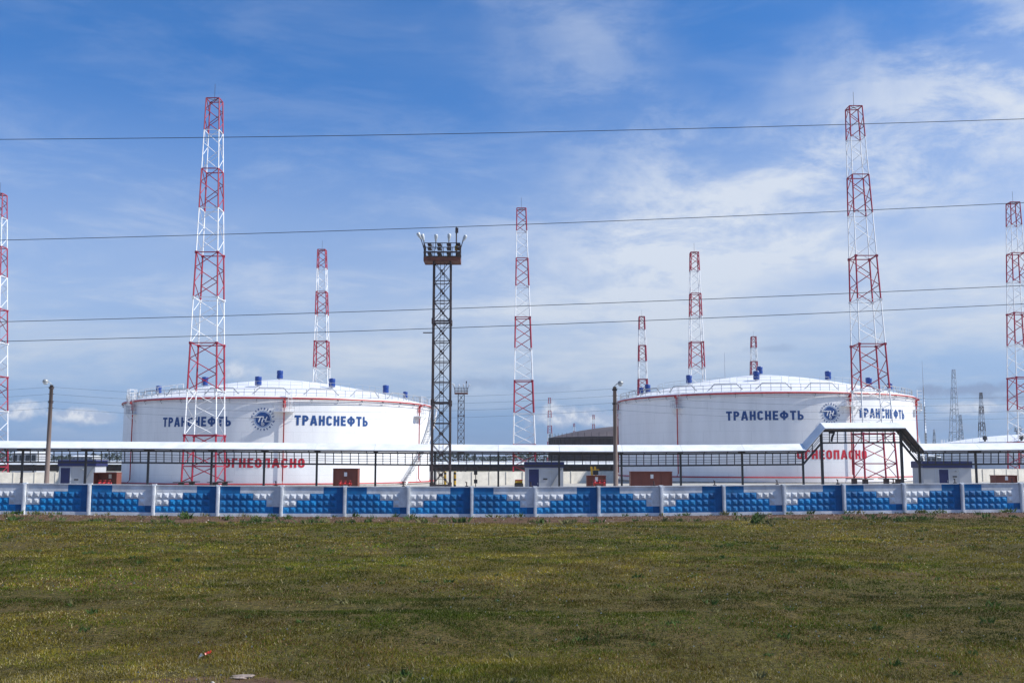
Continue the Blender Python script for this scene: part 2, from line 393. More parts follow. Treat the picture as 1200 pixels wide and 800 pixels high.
# ------------------------------------------------------------------ concrete fence
POSTX = [-44, 31, 107, 182, 257, 331, 405, 479, 553, 627, 701, 774, 847, 917, 987, 1057, 1125, 1194, 1262]
def fence_hit(px):
    u = (px - 600) / 1208.2; tp = math.tan(FPH)
    y = (FY0 - FX0 * tp) / (1 - u * tp); return u * y, y
def build_fence():
    pts = [fence_hit(px) for px in POSTX]
    root = thing('concrete_fence', (pts[0][0], pts[0][1], float(fence_z(pts[0][0]))),
                 'long low concrete fence painted white with stepped blue blocks, along the field edge', 'fence')
    W = [M['fence_white'], M['fence_blue_light'], M['fence_blue'], M['fence_blue_deep']]
    def pattern(kind):
        g = [[0] * 9 for _ in range(4)]
        if kind == 'A':
            for c in (6, 7, 8): g[0][c] = 2
            for c in (4, 5, 6): g[1][c] = 2
            for c in (7, 8): g[1][c] = 3
            for c in (2, 3, 4): g[2][c] = 1
            for c in (5, 6, 7): g[2][c] = 2
            g[2][8] = 3
            for c in (0, 1, 2): g[3][c] = 1
            for c in range(3, 8): g[3][c] = 2
            g[3][8] = 3; g[0][8] = 3
        else:
            for c in (0, 1, 2): g[0][c] = 2
            for c in (0, 1): g[1][c] = 3
            for c in (2, 3, 4): g[1][c] = 2
            for c in (0, 1, 2, 3): g[2][c] = 2
            for c in (4, 5, 6): g[2][c] = 1
            for c in range(9): g[3][c] = 2
            g[3][8] = 3; g[3][6] = 1; g[3][7] = 1
        return g
    HT = 1.92; EB, EV, S = .055, .205, .41   # top rim, base band, cell size
    def panel_mesh(kind, Wd):
        g = pattern(kind); mb = MB(); cw = Wd / 9; y0 = -.05; yb = .09
        ztop = HT - EB; rows = 4; ch = (HT - EB - EV) / rows
        rec = .03
        for r in range(rows):
            z1 = ztop - r * ch; z0 = z1 - ch
            for c in range(9):
                x0 = c * cw; x1 = x0 + cw; m = g[r][c]
                if r > 0 and c < 8:
                    i = .03; h = .055; k = .36
                    a = [(x0, y0 + rec, z0), (x1, y0 + rec, z0), (x1, y0 + rec, z1), (x0, y0 + rec, z1)]
                    b_ = [(x0 + i, y0 + rec, z0 + i), (x1 - i, y0 + rec, z0 + i), (x1 - i, y0 + rec, z1 - i), (x0 + i, y0 + rec, z1 - i)]
                    ix, iz = cw * k, ch * k
                    t = [(x0 + ix, y0 + rec - h, z0 + iz), (x1 - ix, y0 + rec - h, z0 + iz), (x1 - ix, y0 + rec - h, z1 - iz), (x0 + ix, y0 + rec - h, z1 - iz)]
                    fs = []
                    for q in range(4):
                        q2 = (q + 1) % 4; fs += [(q, q2, 4 + q2, 4 + q), (4 + q, 4 + q2, 8 + q2, 8 + q)]
                    mb.add(a + b_ + t, fs + [(8, 9, 10, 11)], m)
                else:
                    mb.add([(x0, y0 + rec, z0), (x1, y0 + rec, z0), (x1, y0 + rec, z1), (x0, y0 + rec, z1)], [(0, 1, 2, 3)], m)
        mb.box((0, y0 - .012, ztop), (Wd, yb, HT), 0)          # top rim
        mb.box((0, y0 - .03, -.35), (Wd, yb, EV), 0)           # base band
        mb.add([(0, yb, EV), (Wd, yb, EV), (Wd, yb, ztop), (0, yb, ztop)], [(3, 2, 1, 0)], 0)
        return mb.mesh('panel', W)
    for i in range(len(pts) - 1):
        (xa, ya), (xb, yb) = pts[i], pts[i + 1]
        ln = math.hypot(xb - xa, yb - ya)
        kind = 'B' if i % 2 == 0 else 'A'
        za, zb = float(fence_z(xa)), float(fence_z(xb))
        me = panel_mesh(kind, ln - .20)
        o = link('panel', me, root)
        ang = math.atan2(yb - ya, xb - xa)
        p = Vector((xa + .10 * math.cos(ang), ya + .10 * math.sin(ang), za)) - root.location
        o.location = p; o.rotation_euler = (RNG.uniform(-.012, .012), -math.atan2(zb - za, ln) + RNG.uniform(-.002, .002), ang)
    pm = MB()
    pm.box((-.098, -.17, -.4), (.098, .14, 1.90)); pm.box((-.13, -.13, 1.902), (.13, .12, 1.955)); pm.box((-.045, -.20, -.4), (.045, -.172, 1.86))
    me = pm.mesh('post', M['fence_white'])
    for (xa, ya) in pts:
        o = link('post', me, root, Vector((xa, ya, float(fence_z(xa)))) - root.location); o.rotation_euler = (RNG.uniform(-.01, .01), RNG.uniform(-.008, .008), FPH)
    # short sensor stubs standing on the fence top, all along it
    st = MB(); st.tube([(0, 0, 0), (0, 0, .30)], .035, 6); st.box((-.09, -.06, .0), (.10, .06, .06)); st.bar((0, 0, .2), (-.08, 0, .33), .04)
    me = st.mesh('sensor_stub', M['steel_brown'])
    for px in (26, 324, 473, 547, 622, 694, 766, 837, 910, 981, 1046, 1118, 1185):
        x, y = fence_hit(px); link('sensor_stub', me, root, Vector((x, y + .02, float(fence_z(x)) + 1.915)) - root.location)
build_fence()

# ------------------------------------------------------------------ grass
def vnoise(x, y, s, seed):
    r = np.random.RandomState(seed).rand(256, 256); x = x / s; y = y / s
    xi = np.floor(x).astype(int); yi = np.floor(y).astype(int); fx = x - xi; fy = y - yi
    fx = fx * fx * (3 - 2 * fx); fy = fy * fy * (3 - 2 * fy)
    g = lambda a, b: r[a % 256, b % 256]
    return (g(xi, yi) * (1 - fx) + g(xi + 1, yi) * fx) * (1 - fy) + (g(xi, yi + 1) * (1 - fx) + g(xi + 1, yi + 1) * fx) * fy
def tri_mesh(name, V, tint, material, nper=3):
    n = len(V) // nper; me = bpy.data.meshes.new(name)
    me.vertices.add(len(V)); me.vertices.foreach_set('co', V.astype(np.float32).ravel())
    me.loops.add(n * nper); me.loops.foreach_set('vertex_index', np.arange(n * nper, dtype=np.int32))
    me.polygons.add(n); me.polygons.foreach_set('loop_start', np.arange(0, n * nper, nper, dtype=np.int32))
    try: me.polygons.foreach_set('loop_total', np.full(n, nper, dtype=np.int32))
    except Exception: pass
    at = me.attributes.new('tint', 'FLOAT_COLOR', 'POINT')
    at.data.foreach_set('color', np.concatenate([tint, np.ones((len(tint), 1))], 1).astype(np.float32).ravel())
    me.materials.append(material); me.update(calc_edges=True); return me
def build_grass():
    zones = [(13.6, 19, 2300, .0075, .066), (19, 27, 1300, .011, .066), (27, 40, 560, .017, .070), (40, 63, 210, .028, .075)]
    Vs, Ts = [], []
    for y0, y1, dens, w, h in zones:
        n = int((y1 - y0) * (y1 + y0) * .53 * dens * 1.04)
        y = np.sqrt(NP.uniform(y0 ** 2, y1 ** 2, n)); x = NP.uniform(-1, 1, n) * (y * .53 + 1.0)
        cl = vnoise(x, y, .55, 3) * .6 + vnoise(x, y, .22, 4) * .4
        d = y - (FY0 + (x - FX0) * math.tan(FPH)) + (vnoise(x, y, 1.7, 9) - .5) * 3.0
        keep = (cl > NP.uniform(.0, .66, n)) & ((d < -6.6) | ((d < -.3) & (NP.rand(n) < .10)))
        bare = vnoise(x, y, 4.0, 21) * .6 + vnoise(x, y, 1.3, 22) * .4
        keep &= (bare < .70) | (NP.rand(n) < .40)
        # sparse growth on the bare patches
        for (bx, by, rx, ry) in BARE:
            keep &= (((x - bx) / rx) ** 2 + ((y - by) / ry) ** 2 + (vnoise(x, y, .3, 61) - .5) * 1.6 > 1) | (NP.rand(n) < .50)
        x, y, cl = x[keep], y[keep], cl[keep]; n = len(x)
        big = vnoise(x, y, 7.0, 31); med = vnoise(x, y, 1.8, 32)
        rut = np.exp(-((y - (24.8 + .012 * x + .5 * np.sin(x * .09))) / 3.0) ** 2) + .6 * np.exp(-((y - 20.3 - .03 * x) / 1.0) ** 2)
        fin = vnoise(x, y, .45, 33)
        green = np.clip(.42 + (big - .5) * .9 + (med - .5) * 1.0 + (fin - .5) * .7 + rut * .45 + NP.normal(0, .2, n), 0, 1)
        g1 = np.array([.066, .100, .003]); g2 = np.array([.205, .162, .016]); g3 = np.array([.36, .31, .16])
        col = g2 + (g1 - g2) * green[:, None]
        red = (NP.rand(n) < .20 * np.clip((vnoise(x, y, 2.6, 36) - .35) * 2.2, 0, 1))[:, None]; col = np.where(red, np.array([.20, .105, .045]), col)
        dry = (NP.rand(n) < .10 * (1.25 - green) * (1 + 1.6 * np.exp(-((y - 16.2) / 1.3) ** 2) * (vnoise(x, y, 3.0, 37) > .45)))[:, None]
        col = col * (1 - .42 * np.clip(rut, 0, 1))[:, None]
        col = np.where(dry, g3, col) * NP.uniform(.68, 1.22, (n, 1)) * (.50 + .95 * vnoise(x, y, .9, 34) * (.5 + vnoise(x, y, 3.1, 35)))[:, None]
        hh = h * (.45 + .85 * cl) * NP.uniform(.5, 1.25, n) * (1 - .25 * rut)
        ww = w * NP.uniform(.6, 1.3, n); an = NP.uniform(0, math.pi, n); la = NP.uniform(0, 2 * math.pi, n); lm = hh * np.abs(NP.normal(.75, 1.0, n)); hh = hh / np.sqrt(1 + (lm / hh) ** 2 * .6)
        z = ground_z(x, y) - .008
        a = np.stack([x - np.cos(an) * ww, y - np.sin(an) * ww, z], -1); b = np.stack([x + np.cos(an) * ww, y + np.sin(an) * ww, z], -1)
        c = np.stack([x + np.cos(la) * lm, y + np.sin(la) * lm, z + hh], -1)
        Vs.append(np.stack([a, b, c], 1).reshape(-1, 3)); Ts.append(np.repeat(col, 3, 0))
    V = np.concatenate(Vs); T = np.concatenate(Ts)
    tag(link('grass', tri_mesh('grass', V, T, M['blades'])), 'short olive green and straw coloured grass covering the field', 'grass', kind='stuff')
    # taller weeds: along the foot of the fence and scattered
    Vs, Ts = [], []
    sp = []
    for _ in range(230):
        x = NP.uniform(-36, 38); sp.append((x, fence_y(x) - abs(NP.normal(0, .5)) - NP.choice([.15, 3.6, 6.2], p=[.3, .2, .5]), NP.uniform(.10, .38), 1))
    sp += [(13.4, 56.5, .42, 3), (13.9, 56.2, .35, 3), (-3.0, 60, .4, 3), (-14.5, 59.2, .34, 2), (-14.0, 59.8, .3, 2), (-29, 58, .3, 2), (-28.2, 58.4, .25, 2), (22, 59, .3, 2)]
    for _ in range(260):
        y = math.sqrt(NP.uniform(14 ** 2, 56 ** 2)); sp.append((NP.uniform(-.52, .52) * y, y, NP.uniform(.07, .17), 1))
    for (x, y, h, k) in sp:
        n = int(16 * k); gx = x + NP.normal(0, h * .5, n); gy = y + NP.normal(0, h * .5, n); z = ground_z(gx, gy)
        an = NP.uniform(0, math.pi, n); w = h * .12
        a = np.stack([gx - np.cos(an) * w, gy - np.sin(an) * w, z], -1); b = np.stack([gx + np.cos(an) * w, gy + np.sin(an) * w, z + h * .3], -1)
        c = np.stack([gx + NP.normal(0, h * .4, n), gy + NP.normal(0, h * .4, n), z + h * NP.uniform(.5, 1.1, n)], -1)
        Vs.append(np.stack([a, b, c], 1).reshape(-1, 3))
        base = np.array([.055, .095, .02]) if NP.rand() < .75 else np.array([.16, .15, .06])
        Ts.append(np.repeat(base * NP.uniform(.7, 1.25, (n, 1)), 3, 0))
    tag(link('weeds', tri_mesh('weeds', np.concatenate(Vs), np.concatenate(Ts), M['blades'])), 'scattered taller green weeds among the grass and by the fence foot', 'weeds', kind='stuff')
    # straw and tiny pale flower heads
    n = 2400; y = np.sqrt(NP.uniform(14 ** 2, 58 ** 2, n)); x = NP.uniform(-.53, .53, n) * y
    k = (vnoise(x, y, 3.2, 41) > .55) | (NP.rand(n) < .12); x, y = x[k], y[k]; n = len(x)
    z = ground_z(x, y) + NP.uniform(.05, .12, n); s = NP.uniform(.008, .018, n) * np.sqrt(y / 20)
    V = np.stack([np.stack([x - s, y, z - s], -1), np.stack([x + s, y, z - s], -1), np.stack([x, y - s * .3, z + s], -1)], 1).reshape(-1, 3)
    tag(link('wildflowers', tri_mesh('wildflowers', V, np.repeat(np.array([[.80, .80, .74]]) * NP.uniform(.5, 1, (n, 1)), 3, 0), M['blades'])),
        'tiny pale flower heads speckling the grass', 'wildflowers', kind='stuff')
    # soil clods and stones of the strip along the fence
    n = 5200; x = NP.uniform(-38, 40, n); d = -np.abs(NP.normal(0, 2.2, n)) - .25; d = np.clip(d * 1.5, -7.0, -.25); y = FY0 + (x - FX0) * math.tan(FPH) + d
    s = NP.uniform(.02, .07, n); z = ground_z(x, y); an = NP.uniform(0, 6.28, n)
    ca, sa = np.cos(an) * s, np.sin(an) * s; hh = s * NP.uniform(.5, 1.1, n)
    top = np.stack([x + NP.normal(0, .2, n) * s, y + NP.normal(0, .2, n) * s, z + hh], -1)
    q = [np.stack([x + ca, y + sa, z - .01], -1), np.stack([x - sa * 1.2, y + ca, z - .01], -1), np.stack([x - ca, y - sa * 1.3, z - .01], -1), np.stack([x + sa, y - ca, z - .01], -1)]
    V = np.concatenate([np.stack([q[i], q[(i + 1) % 4], top], 1) for i in range(4)]).reshape(-1, 3)
    base = np.where(NP.rand(n, 1) < .12, np.array([[.34, .28, .24]]), np.array([[.085, .046, .033]])) * NP.uniform(.6, 1.4, (n, 1))
    T = np.concatenate([np.repeat(base, 3, 0)] * 4)
    tag(link('soil_clods', tri_mesh('soil_clods', V, T, attr_mat('clods', .95, 0))), 'reddish brown clods and small stones along the foot of the fence', 'soil', kind='stuff')
build_grass()

def build_litter():
    r = NP
    # crumpled red and white wrapper
    p = P(241, 767, 17.9); z = GZ(p.x, p.y)
    root = thing('wrapper', (p.x, p.y, z), 'small crumpled red and white wrapper lying in the grass', 'litter')
    def crumple(cx, w, d, mt, nm):
        bm = bmesh.new(); bmesh.ops.create_grid(bm, x_segments=4, y_segments=4, size=1)
        for v in bm.verts: v.co = Vector((cx + v.co.x * w, v.co.y * d, .09 + r.normal(0, .018) + .02 * v.co.x))
        g = bm.faces[:]; bmesh.ops.solidify(bm, geom=g, thickness=.004)
        me = bpy.data.meshes.new(nm); bm.to_mesh(me); bm.free(); me.materials.append(mt); return link(nm, me, root)
    crumple(.04, .045, .04, mat('wrapper_red', (.75, .07, .035), .4), 'red_flap')
    o = crumple(-.055, .05, .022, mat('wrapper_white', (.8, .8, .78), .4), 'white_flap'); o.rotation_euler = (.5, -.55, .2)
    # pale stone slab in the bare patch
    def stone(px, py, dep, sx, sy, sz, label, name, col):
        p = P(px, py, dep); bm = bmesh.new(); bmesh.ops.create_icosphere(bm, subdivisions=3, radius=1)
        for v in bm.verts:
            k = 1 + .22 * math.sin(v.co.x * 3.1 + v.co.y * 2.3 + px) * math.cos(v.co.z * 2.7 + v.co.y * 4.1)
            v.co = Vector((v.co.x * sx * k, v.co.y * sy * k, v.co.z * sz * k))
        me = bpy.data.meshes.new(name); bm.to_mesh(me); bm.free(); me.materials.append(mat(name + '_mat', col, .9, nscale=6, namt=.2, bump=.6, bscale=25))
        tag(link(name, me, None, (p.x, p.y, GZ(p.x, p.y) + sz * .35)), label, 'stone')
    stone(284, 785, 16.2, .19, .13, .032, 'flat pale stone in the bare patch of grass near the wrapper', 'stone', (.30, .24, .20))
    stone(249, 799, 15.7, .035, .03, .025, 'pebble at the bottom edge of the field below the wrapper', 'pebble', (.5, .46, .4))
build_litter()

# ------------------------------------------------------------------ storage tanks
def cyl_hit(px, py, cx, cy, R_):
    d = pxdir(px, py); a = d.x ** 2 + d.y ** 2; b = -2 * (d.x * cx + d.y * cy); c = cx ** 2 + cy ** 2 - R_ ** 2
    disc = max(b * b - 4 * a * c, 0); t = (-b - math.sqrt(disc)) / (2 * a)
    x, y = d.x * t - cx, d.y * t - cy
    return math.atan2(x, -y), HC + d.z * t
def glyph(ch, t=.205):
    """strokes of one bold capital, height 1: list of quads in the flat plane, and its width"""
    Q = []; w = .56; h = t / 2
    def rect(x0, y0, x1, y1): Q.append([(x0, y0), (x1, y0), (x1, y1), (x0, y1)])
    def path(pts, tt=t):
        n = len(pts); nr = []
        for i in range(n):
            a, b = Vector(pts[max(i - 1, 0)]), Vector(pts[min(i + 1, n - 1)]); d = (b - a).normalized(); nr.append(Vector((-d.y, d.x)) * tt / 2)
        for i in range(n - 1):
            p, q = Vector(pts[i]), Vector(pts[i + 1]); Q.append([tuple(p - nr[i]), tuple(q - nr[i + 1]), tuple(q + nr[i + 1]), tuple(p + nr[i])])
    def arc(cx, cy, rx, ry, a0, a1, n=10): return [(cx + rx * math.cos(R(a0 + (a1 - a0) * k / n)), cy + ry * math.sin(R(a0 + (a1 - a0) * k / n))) for k in range(n + 1)]
    if ch == 'Т': rect(0, 1 - t, w, 1); rect(w / 2 - h, 0, w / 2 + h, 1 - t)
    elif ch == 'Р': rect(0, 0, t, 1); path([(t, 1 - h)] + arc(w - .30, .69, .30 - h, .31 - h, 90, -90) + [(t, .38 + h)])
    elif ch == 'А':
        w = .66; path([(h * .9, 0), (w / 2 - .02, 1)]); path([(w / 2 + .02, 1), (w - h * .9, 0)]); rect(.19, .19, w - .19, .19 + t * .85)
    elif ch == 'Н': rect(0, 0, t, 1); rect(w - t, 0, w, 1); rect(t, .5 - h, w - t, .5 + h)
    elif ch == 'С': path(arc(w / 2, 1 - w / 2, w / 2 - h, w / 2 - h, 8, 180) + arc(w / 2, w / 2, w / 2 - h, w / 2 - h, 180, 352))
    elif ch == 'О': path(arc(w / 2, 1 - w / 2, w / 2 - h, w / 2 - h, 0, 180) + arc(w / 2, w / 2, w / 2 - h, w / 2 - h, 180, 360) + [(w - h, 1 - w / 2)])
    elif ch == 'Е':
        w = .50; rect(0, 0, t, 1)
        for y in (0, .5 - h, 1 - t): rect(t, y, w if y != .5 - h else w - .04, y + t)
    elif ch == 'Ф': w = .80; rect(w / 2 - h, 0, w / 2 + h, 1); path(arc(w / 2, .52, w / 2 - h, .36 - h, 0, 360, 24))
    elif ch == 'Ь': rect(0, 0, t, 1); path([(t, h)] + arc(w - .30, .31, .30 - h, .31 - h, -90, 90) + [(t, .62 - h)])
    elif ch == 'Г': w = .48; rect(0, 0, t, 1); rect(t, 1 - t, w, 1)
    elif ch == 'П': rect(0, 0, t, 1); rect(w - t, 0, w, 1); rect(t, 1 - t, w - t, 1)
    elif ch == '7': rect(0, 1 - t, w, 1); path([(w - h, 1 - t), (w * .55, .5), (w * .38, 0)])
    return Q, w
def word_mesh(body, t=.212, gap=.14):
    x = 0; V = []; Fc = []
    for ch in body:
        q, w = glyph(ch, t)
        for k, pts in enumerate(q):
            b = len(V); V += [(p[0] + x, p[1], .003 * (k % 2)) for p in pts]; Fc.append((b, b + 1, b + 2, b + 3))
        x += w + gap
    me = bpy.data.meshes.new('lettering'); me.from_pydata(V, [], Fc); return me
def bend_text(me, a0, a1, z0, z1, R_, mt, name, root, label=None):
    co = np.empty(len(me.vertices) * 3); me.vertices.foreach_get('co', co); co = co.reshape(-1, 3)
    mn, mxx = co.min(0), co.max(0)
    bm = bmesh.new(); bm.from_mesh(me)
    W = mxx[0] - mn[0]; n = max(4, int((a1 - a0) * R_ / .5))
    for k in range(1, n):
        bmesh.ops.bisect_plane(bm, geom=bm.verts[:] + bm.edges[:] + bm.faces[:], plane_co=(mn[0] + W * k / n, 0, 0), plane_no=(1, 0, 0))
    for v in bm.verts:
        a = a0 + (v.co.x - mn[0]) / W * (a1 - a0); z = z0 + (v.co.y - mn[1]) / (mxx[1] - mn[1]) * (z1 - z0)
        rr = R_ + v.co.z; v.co = Vector((rr * math.sin(a), -rr * math.cos(a), z))
    m2 = bpy.data.meshes.new(name); bm.to_mesh(m2); bm.free(); m2.materials.clear(); m2.materials.append(mt)
    o = link(name, m2, root)
    if label: o['label'] = label
    return o
def flat_to_shell(verts, faces, a_c, z_c, R_):
    """flat emblem drawing (metres) wrapped on the shell"""
    return [(R_ * math.sin(a_c + x / R_), -R_ * math.cos(a_c + x / R_), z_c + y) for x, y in verts], faces

def build_tank(px_az, dist, Rt, zb, H, rise, label, vents, words, emblem, risers, stair, cage, zp0):
    a = R(px_az); cx, cy = dist * math.sin(a), dist * math.cos(a)
    root = thing('oil_tank', (cx, cy, zb), label, 'storage tank', 'white oil storage tanks')
    # --- shell, roof
    mb = MB(); mb.lathe([(Rt, -.3), (Rt, .0)] + [(Rt, H * k / 8) for k in range(1, 9)], 240); mb.build('shell', M['tank_white'], root, True)
    dome = lambda r: H + .12 + rise * (1 - (r / Rt) ** 1.5)
    prof = [(Rt + .16, H - .04), (Rt + .16, H + .10), (Rt - .05, H + .13)] + [(Rt * (1 - k / 16), dome(Rt * (1 - k / 16))) for k in range(1, 17)]
    MB().lathe(prof, 160).build('roof', M['tank_white'], root, True)
    MB().lathe([(Rt + .02, -.05), (Rt + .3, -.05), (Rt + .3, .18), (Rt + .02, .18)], 160).build('base_ring', M['concrete'], root)
    # --- red ring pipes
    def ring_pipe(r, z, rad, name, mt, a0=0, a1=2 * math.pi, n=160):
        prof = [(r + rad * math.cos(t), z + rad * math.sin(t)) for t in [2 * math.pi * k / 8 for k in range(9)]]
        return MB().lathe(prof, n, a0=a0, a1=a1).build(name, mt, root, True)
    ring_pipe(Rt + .30, H - .16, .12, 'foam_pipe', M['pipe_red'])
    ring_pipe(Rt + .26, H - .62, .05, 'cooling_pipe', M['white_steel'])
    ring_pipe(Rt + .75, zp0, .11, 'water_pipe', M['pipe_red'])
    br = MB(); br.bar((0, -Rt, 0), (0, -Rt - .42, 0), .07); br.bar((0, -Rt, -.5), (0, -Rt - .38, -.05), .06)
    bme = br.mesh('pipe_bracket', M['grey_pipe'])
    for k in range(40):
        o = link('pipe_bracket', bme, root, (0, 0, H - .30)); o.rotation_euler = (0, 0, 2 * math.pi * (k + .5) / 40)
    # --- roof edge guard rail
    pm = MB().tube([(0, 0, 0), (0, 0, 1.15)], .045, 5).mesh('railing_post', M['rail'])
    NPOST = 104; rr = Rt - .35
    for k in range(NPOST):
        t = 2 * math.pi * k / NPOST; link('railing_post', pm, root, (rr * math.sin(t), -rr * math.cos(t), H + .12))
    for z in (.62, 1.15): ring_pipe(rr, H + .12 + z, .038, 'handrail', M['rail'])
    # --- inner ring rail higher on the roof, in sections
    r2 = Rt * .72
    for k in range(14):
        if k % 5 == 4: continue
        t0 = 2 * math.pi * k / 14; t1 = t0 + 2 * math.pi / 14 * .86
        mbr = MB(); seg = [(r2 * math.sin(t0 + (t1 - t0) * i / 8), -r2 * math.cos(t0 + (t1 - t0) * i / 8), dome(r2)) for i in range(9)]
        for i, q in enumerate(seg):
            if i % 2 == 0: mbr.tube([q, (q[0], q[1], q[2] + 1.1)], .025, 4)
        for zz in (.55, 1.1): mbr.tube([(q[0], q[1], q[2] + zz) for q in seg], .022, 4)
        mbr.build('roof_rail', M['rail'], root)
    # --- grey drencher pipe loops with slanted ends on the roof edge
    r3 = Rt - 1.6
    for k in range(20):
        t0 = 2 * math.pi * (k + .12) / 20; t1 = 2 * math.pi * (k + .86) / 20; dt = (t1 - t0) * .18
        pth = [(r3, t0, .10), (r3, t0 + dt * .2, .15), (r3, t0 + dt, .95)] + [(r3, t0 + dt + (t1 - t0 - 2 * dt) * i / 6, 1.0) for i in range(7)] + [(r3, t1 - dt * .2, .15), (r3, t1, .10)]
        MB().tube([(r * math.sin(t), -r * math.cos(t), dome(r3) + z) for r, t, z in pth], .075, 6).build('roof_pipe', M['grey_pipe'], root, True)
    # --- blue breather vents
    vm = MB()
    vm.lathe([(0, .0), (.50, .0), (.53, .05), (.53, .62), (.47, .66), (.47, .73), (.53, .77), (.53, 1.30), (.47, 1.40), (.20, 1.45), (0, 1.46)], 20)
    vme = vm.mesh('vent', M['vent_blue'], False)
    nk = MB().lathe([(.24, -.3), (.24, .0), (.34, .02), (.34, .08), (.0, .08)], 16).mesh('vent_neck', M['white_steel'])
    for (vx, vy, s) in vents:
        d = pxdir(vx, vy); q = None
        for i in range(6000):
            t = (dist - Rt * 1.1) + i * .012; x, y, z = d.x * t, d.y * t, HC + d.z * t; r = math.hypot(x - cx, y - cy)
            if r < Rt and z <= zb + dome(r): q = (x - cx, y - cy, dome(r)); break
        if q is None:                                 # its foot is just behind the skyline of the roof
            best = 1e9
            for i in range(6000):
                t = (dist - Rt) + i * .012; x, y, z = d.x * t, d.y * t, HC + d.z * t; r = math.hypot(x - cx, y - cy)
                if r < Rt and z - zb - dome(r) < best: best = z - zb - dome(r); q = (x - cx, y - cy, dome(r))
        o = link('vent', vme, root, (q[0], q[1], q[2] + .22)); o.scale = (s, s, s)
        link('vent_neck', nk, o, (0, 0, 0))
    # --- red risers with foam chambers and little railed platforms
    for (rx, big) in risers:
        ar, _ = cyl_hit(rx, 500, cx, cy, Rt + .3) if isinstance(rx, (int, float)) and rx > 0 else (R(-rx), 0)
        S_ = lambda r, dx, z: ((r) * math.sin(ar) + dx * math.cos(ar), -(r) * math.cos(ar) + dx * math.sin(ar), z)
        MB().tube([S_(Rt + .75, 0, zp0), S_(Rt + .34, 0, zp0 + .5), S_(Rt + .34, 0, H - .9)], .095, 8).build('riser_pipe', M['pipe_red'], root, True)
        ch = MB(); ch.tube([S_(Rt + .36, 0, H - 1.7), S_(Rt + .36, 0, H - 1.55), S_(Rt + .36, 0, H - .55), S_(Rt + .36, 0, H - .4)], [.1, .22, .22, .1], 10)
        ch.tube([S_(Rt + .36, 0, H - .5), S_(Rt + .9, 0, H - .45)], .16, 8); ch.build('foam_chamber', M['pipe_red'], root, True)
        w = 1.5 if big else .8; zp = H - 2.2; dp = 1.15
        pl = MB()
        c = [S_(Rt + .03, -w, zp), S_(Rt + dp, -w, zp), S_(Rt + dp, w, zp), S_(Rt + .03, w, zp)]
        pl.add(c + [(p[0], p[1], p[2] - .09) for p in c], [(0, 1, 2, 3), (7, 6, 5, 4), (0, 4, 5, 1), (1, 5, 6, 2), (2, 6, 7, 3), (3, 7, 4, 0)])
        for sx in (-w * .8, w * .8): pl.bar(S_(Rt + .02, sx, zp - 1.3), S_(Rt + dp * .95, sx, zp - .05), .07)
        plo = pl.build('foam_platform', M['white_steel'], root)
        rl = MB()
        for i in range(5):
            dx = -w + 2 * w * i / 4; rl.tube([S_(Rt + dp - .03, dx, zp), S_(Rt + dp - .03, dx, zp + 1.15)], .028, 4)
        for zz in (.55, 1.15): rl.tube([S_(Rt + .05, -w, zp + zz), S_(Rt + dp - .03, -w, zp + zz), S_(Rt + dp - .03, w, zp + zz), S_(Rt + .05, w, zp + zz)], .026, 4)
        rl.build('railing', M['rail'], plo)
        ld = MB()
        for dx in (-.28, .28): ld.tube([S_(Rt + .5, w * .55 + dx, zp), S_(Rt + .5, w * .55 + dx, H + 1.3)], .035, 4)
        for i in range(11): ld.tube([S_(Rt + .5, w * .55 - .28, zp + .25 + i * .3), S_(Rt + .5, w * .55 + .28, zp + .25 + i * .3)], .02, 4)
        if big:
            for i in range(5):
                zz = zp + .9 + i * .6
                ld.tube([S_(Rt + .5 + .75 * math.sin(t), w * .55 + .42 * math.cos(t), zz) for t in [math.pi * j / 6 for j in range(7)]], .022, 4)
        ld.build('ladder', M['white_steel'], plo)
    # --- tall white ladder cage and stepped gangway beside the left edge of the roof
    if cage:
        ac, _ = cyl_hit(cage, 470, cx, cy, Rt)
        S_ = lambda r, da, z: (r * math.sin(ac + da / Rt), -r * math.cos(ac + da / Rt), z)
        cg = MB()
        for dx in (-.55, 0, .55):
            for r in (Rt - .2, Rt + .9): cg.tube([S_(r, dx, H - 2.2), S_(r, dx, H + 1.8)], .05, 5)
        for i in range(8):
            z = H - 2.0 + i * .53
            for r in (Rt - .2, Rt + .9): cg.bar(S_(r, -.55, z), S_(r, .55, z), .05)
            for dx in (-.55, .55): cg.bar(S_(Rt - .2, dx, z), S_(Rt + .9, dx, z), .05)
        cg.build('ladder_cage', M['white_steel'], root)
        gw = MB(); 
        for side in (0, 1.0):
            pts = [(Rt - .6 - i * .55, .6 + i * 1.05) for i in range(8)]
            line = [S_(r, dx + side * .0, dome(r) + .35 + side) for r, dx in pts]
            gw.tube(line, .05, 5)
        for i in range(8):
            r, dx = Rt - .6 - i * .55, .6 + i * 1.05
            gw.tube([S_(r, dx, dome(r) - .1), S_(r, dx, dome(r) + 1.4)], .05, 5); gw.bar(S_(r, dx, dome(r) + .35), S_(r - .9, dx, dome(r) + .35), .7, .05)
        gw.build('roof_gangway', M['white_steel'], root)
    # --- spiral stair
    (pt, pb) = stair
    at, ab = R(pt), R(pb); n = 46; wd = 1.0
    zt, zb2 = H - .2, .1
    ri, ro = Rt + .35, Rt + .35 + wd
    sm = [MB(), MB()]; hr = MB(); tm = MB()
    pth = [(at + (ab - at) * i / n, zt + (zb2 - zt) * i / n) for i in range(n + 1)]
    for s_, r in ((0, ri), (1, ro)):
        for i in range(n):
            (a_, z_), (b_, y_) = pth[i], pth[i + 1]
            sm[s_].bar((r * math.sin(a_), -r * math.cos(a_), z_), (r * math.sin(b_), -r * math.cos(b_), y_), .06, .30)
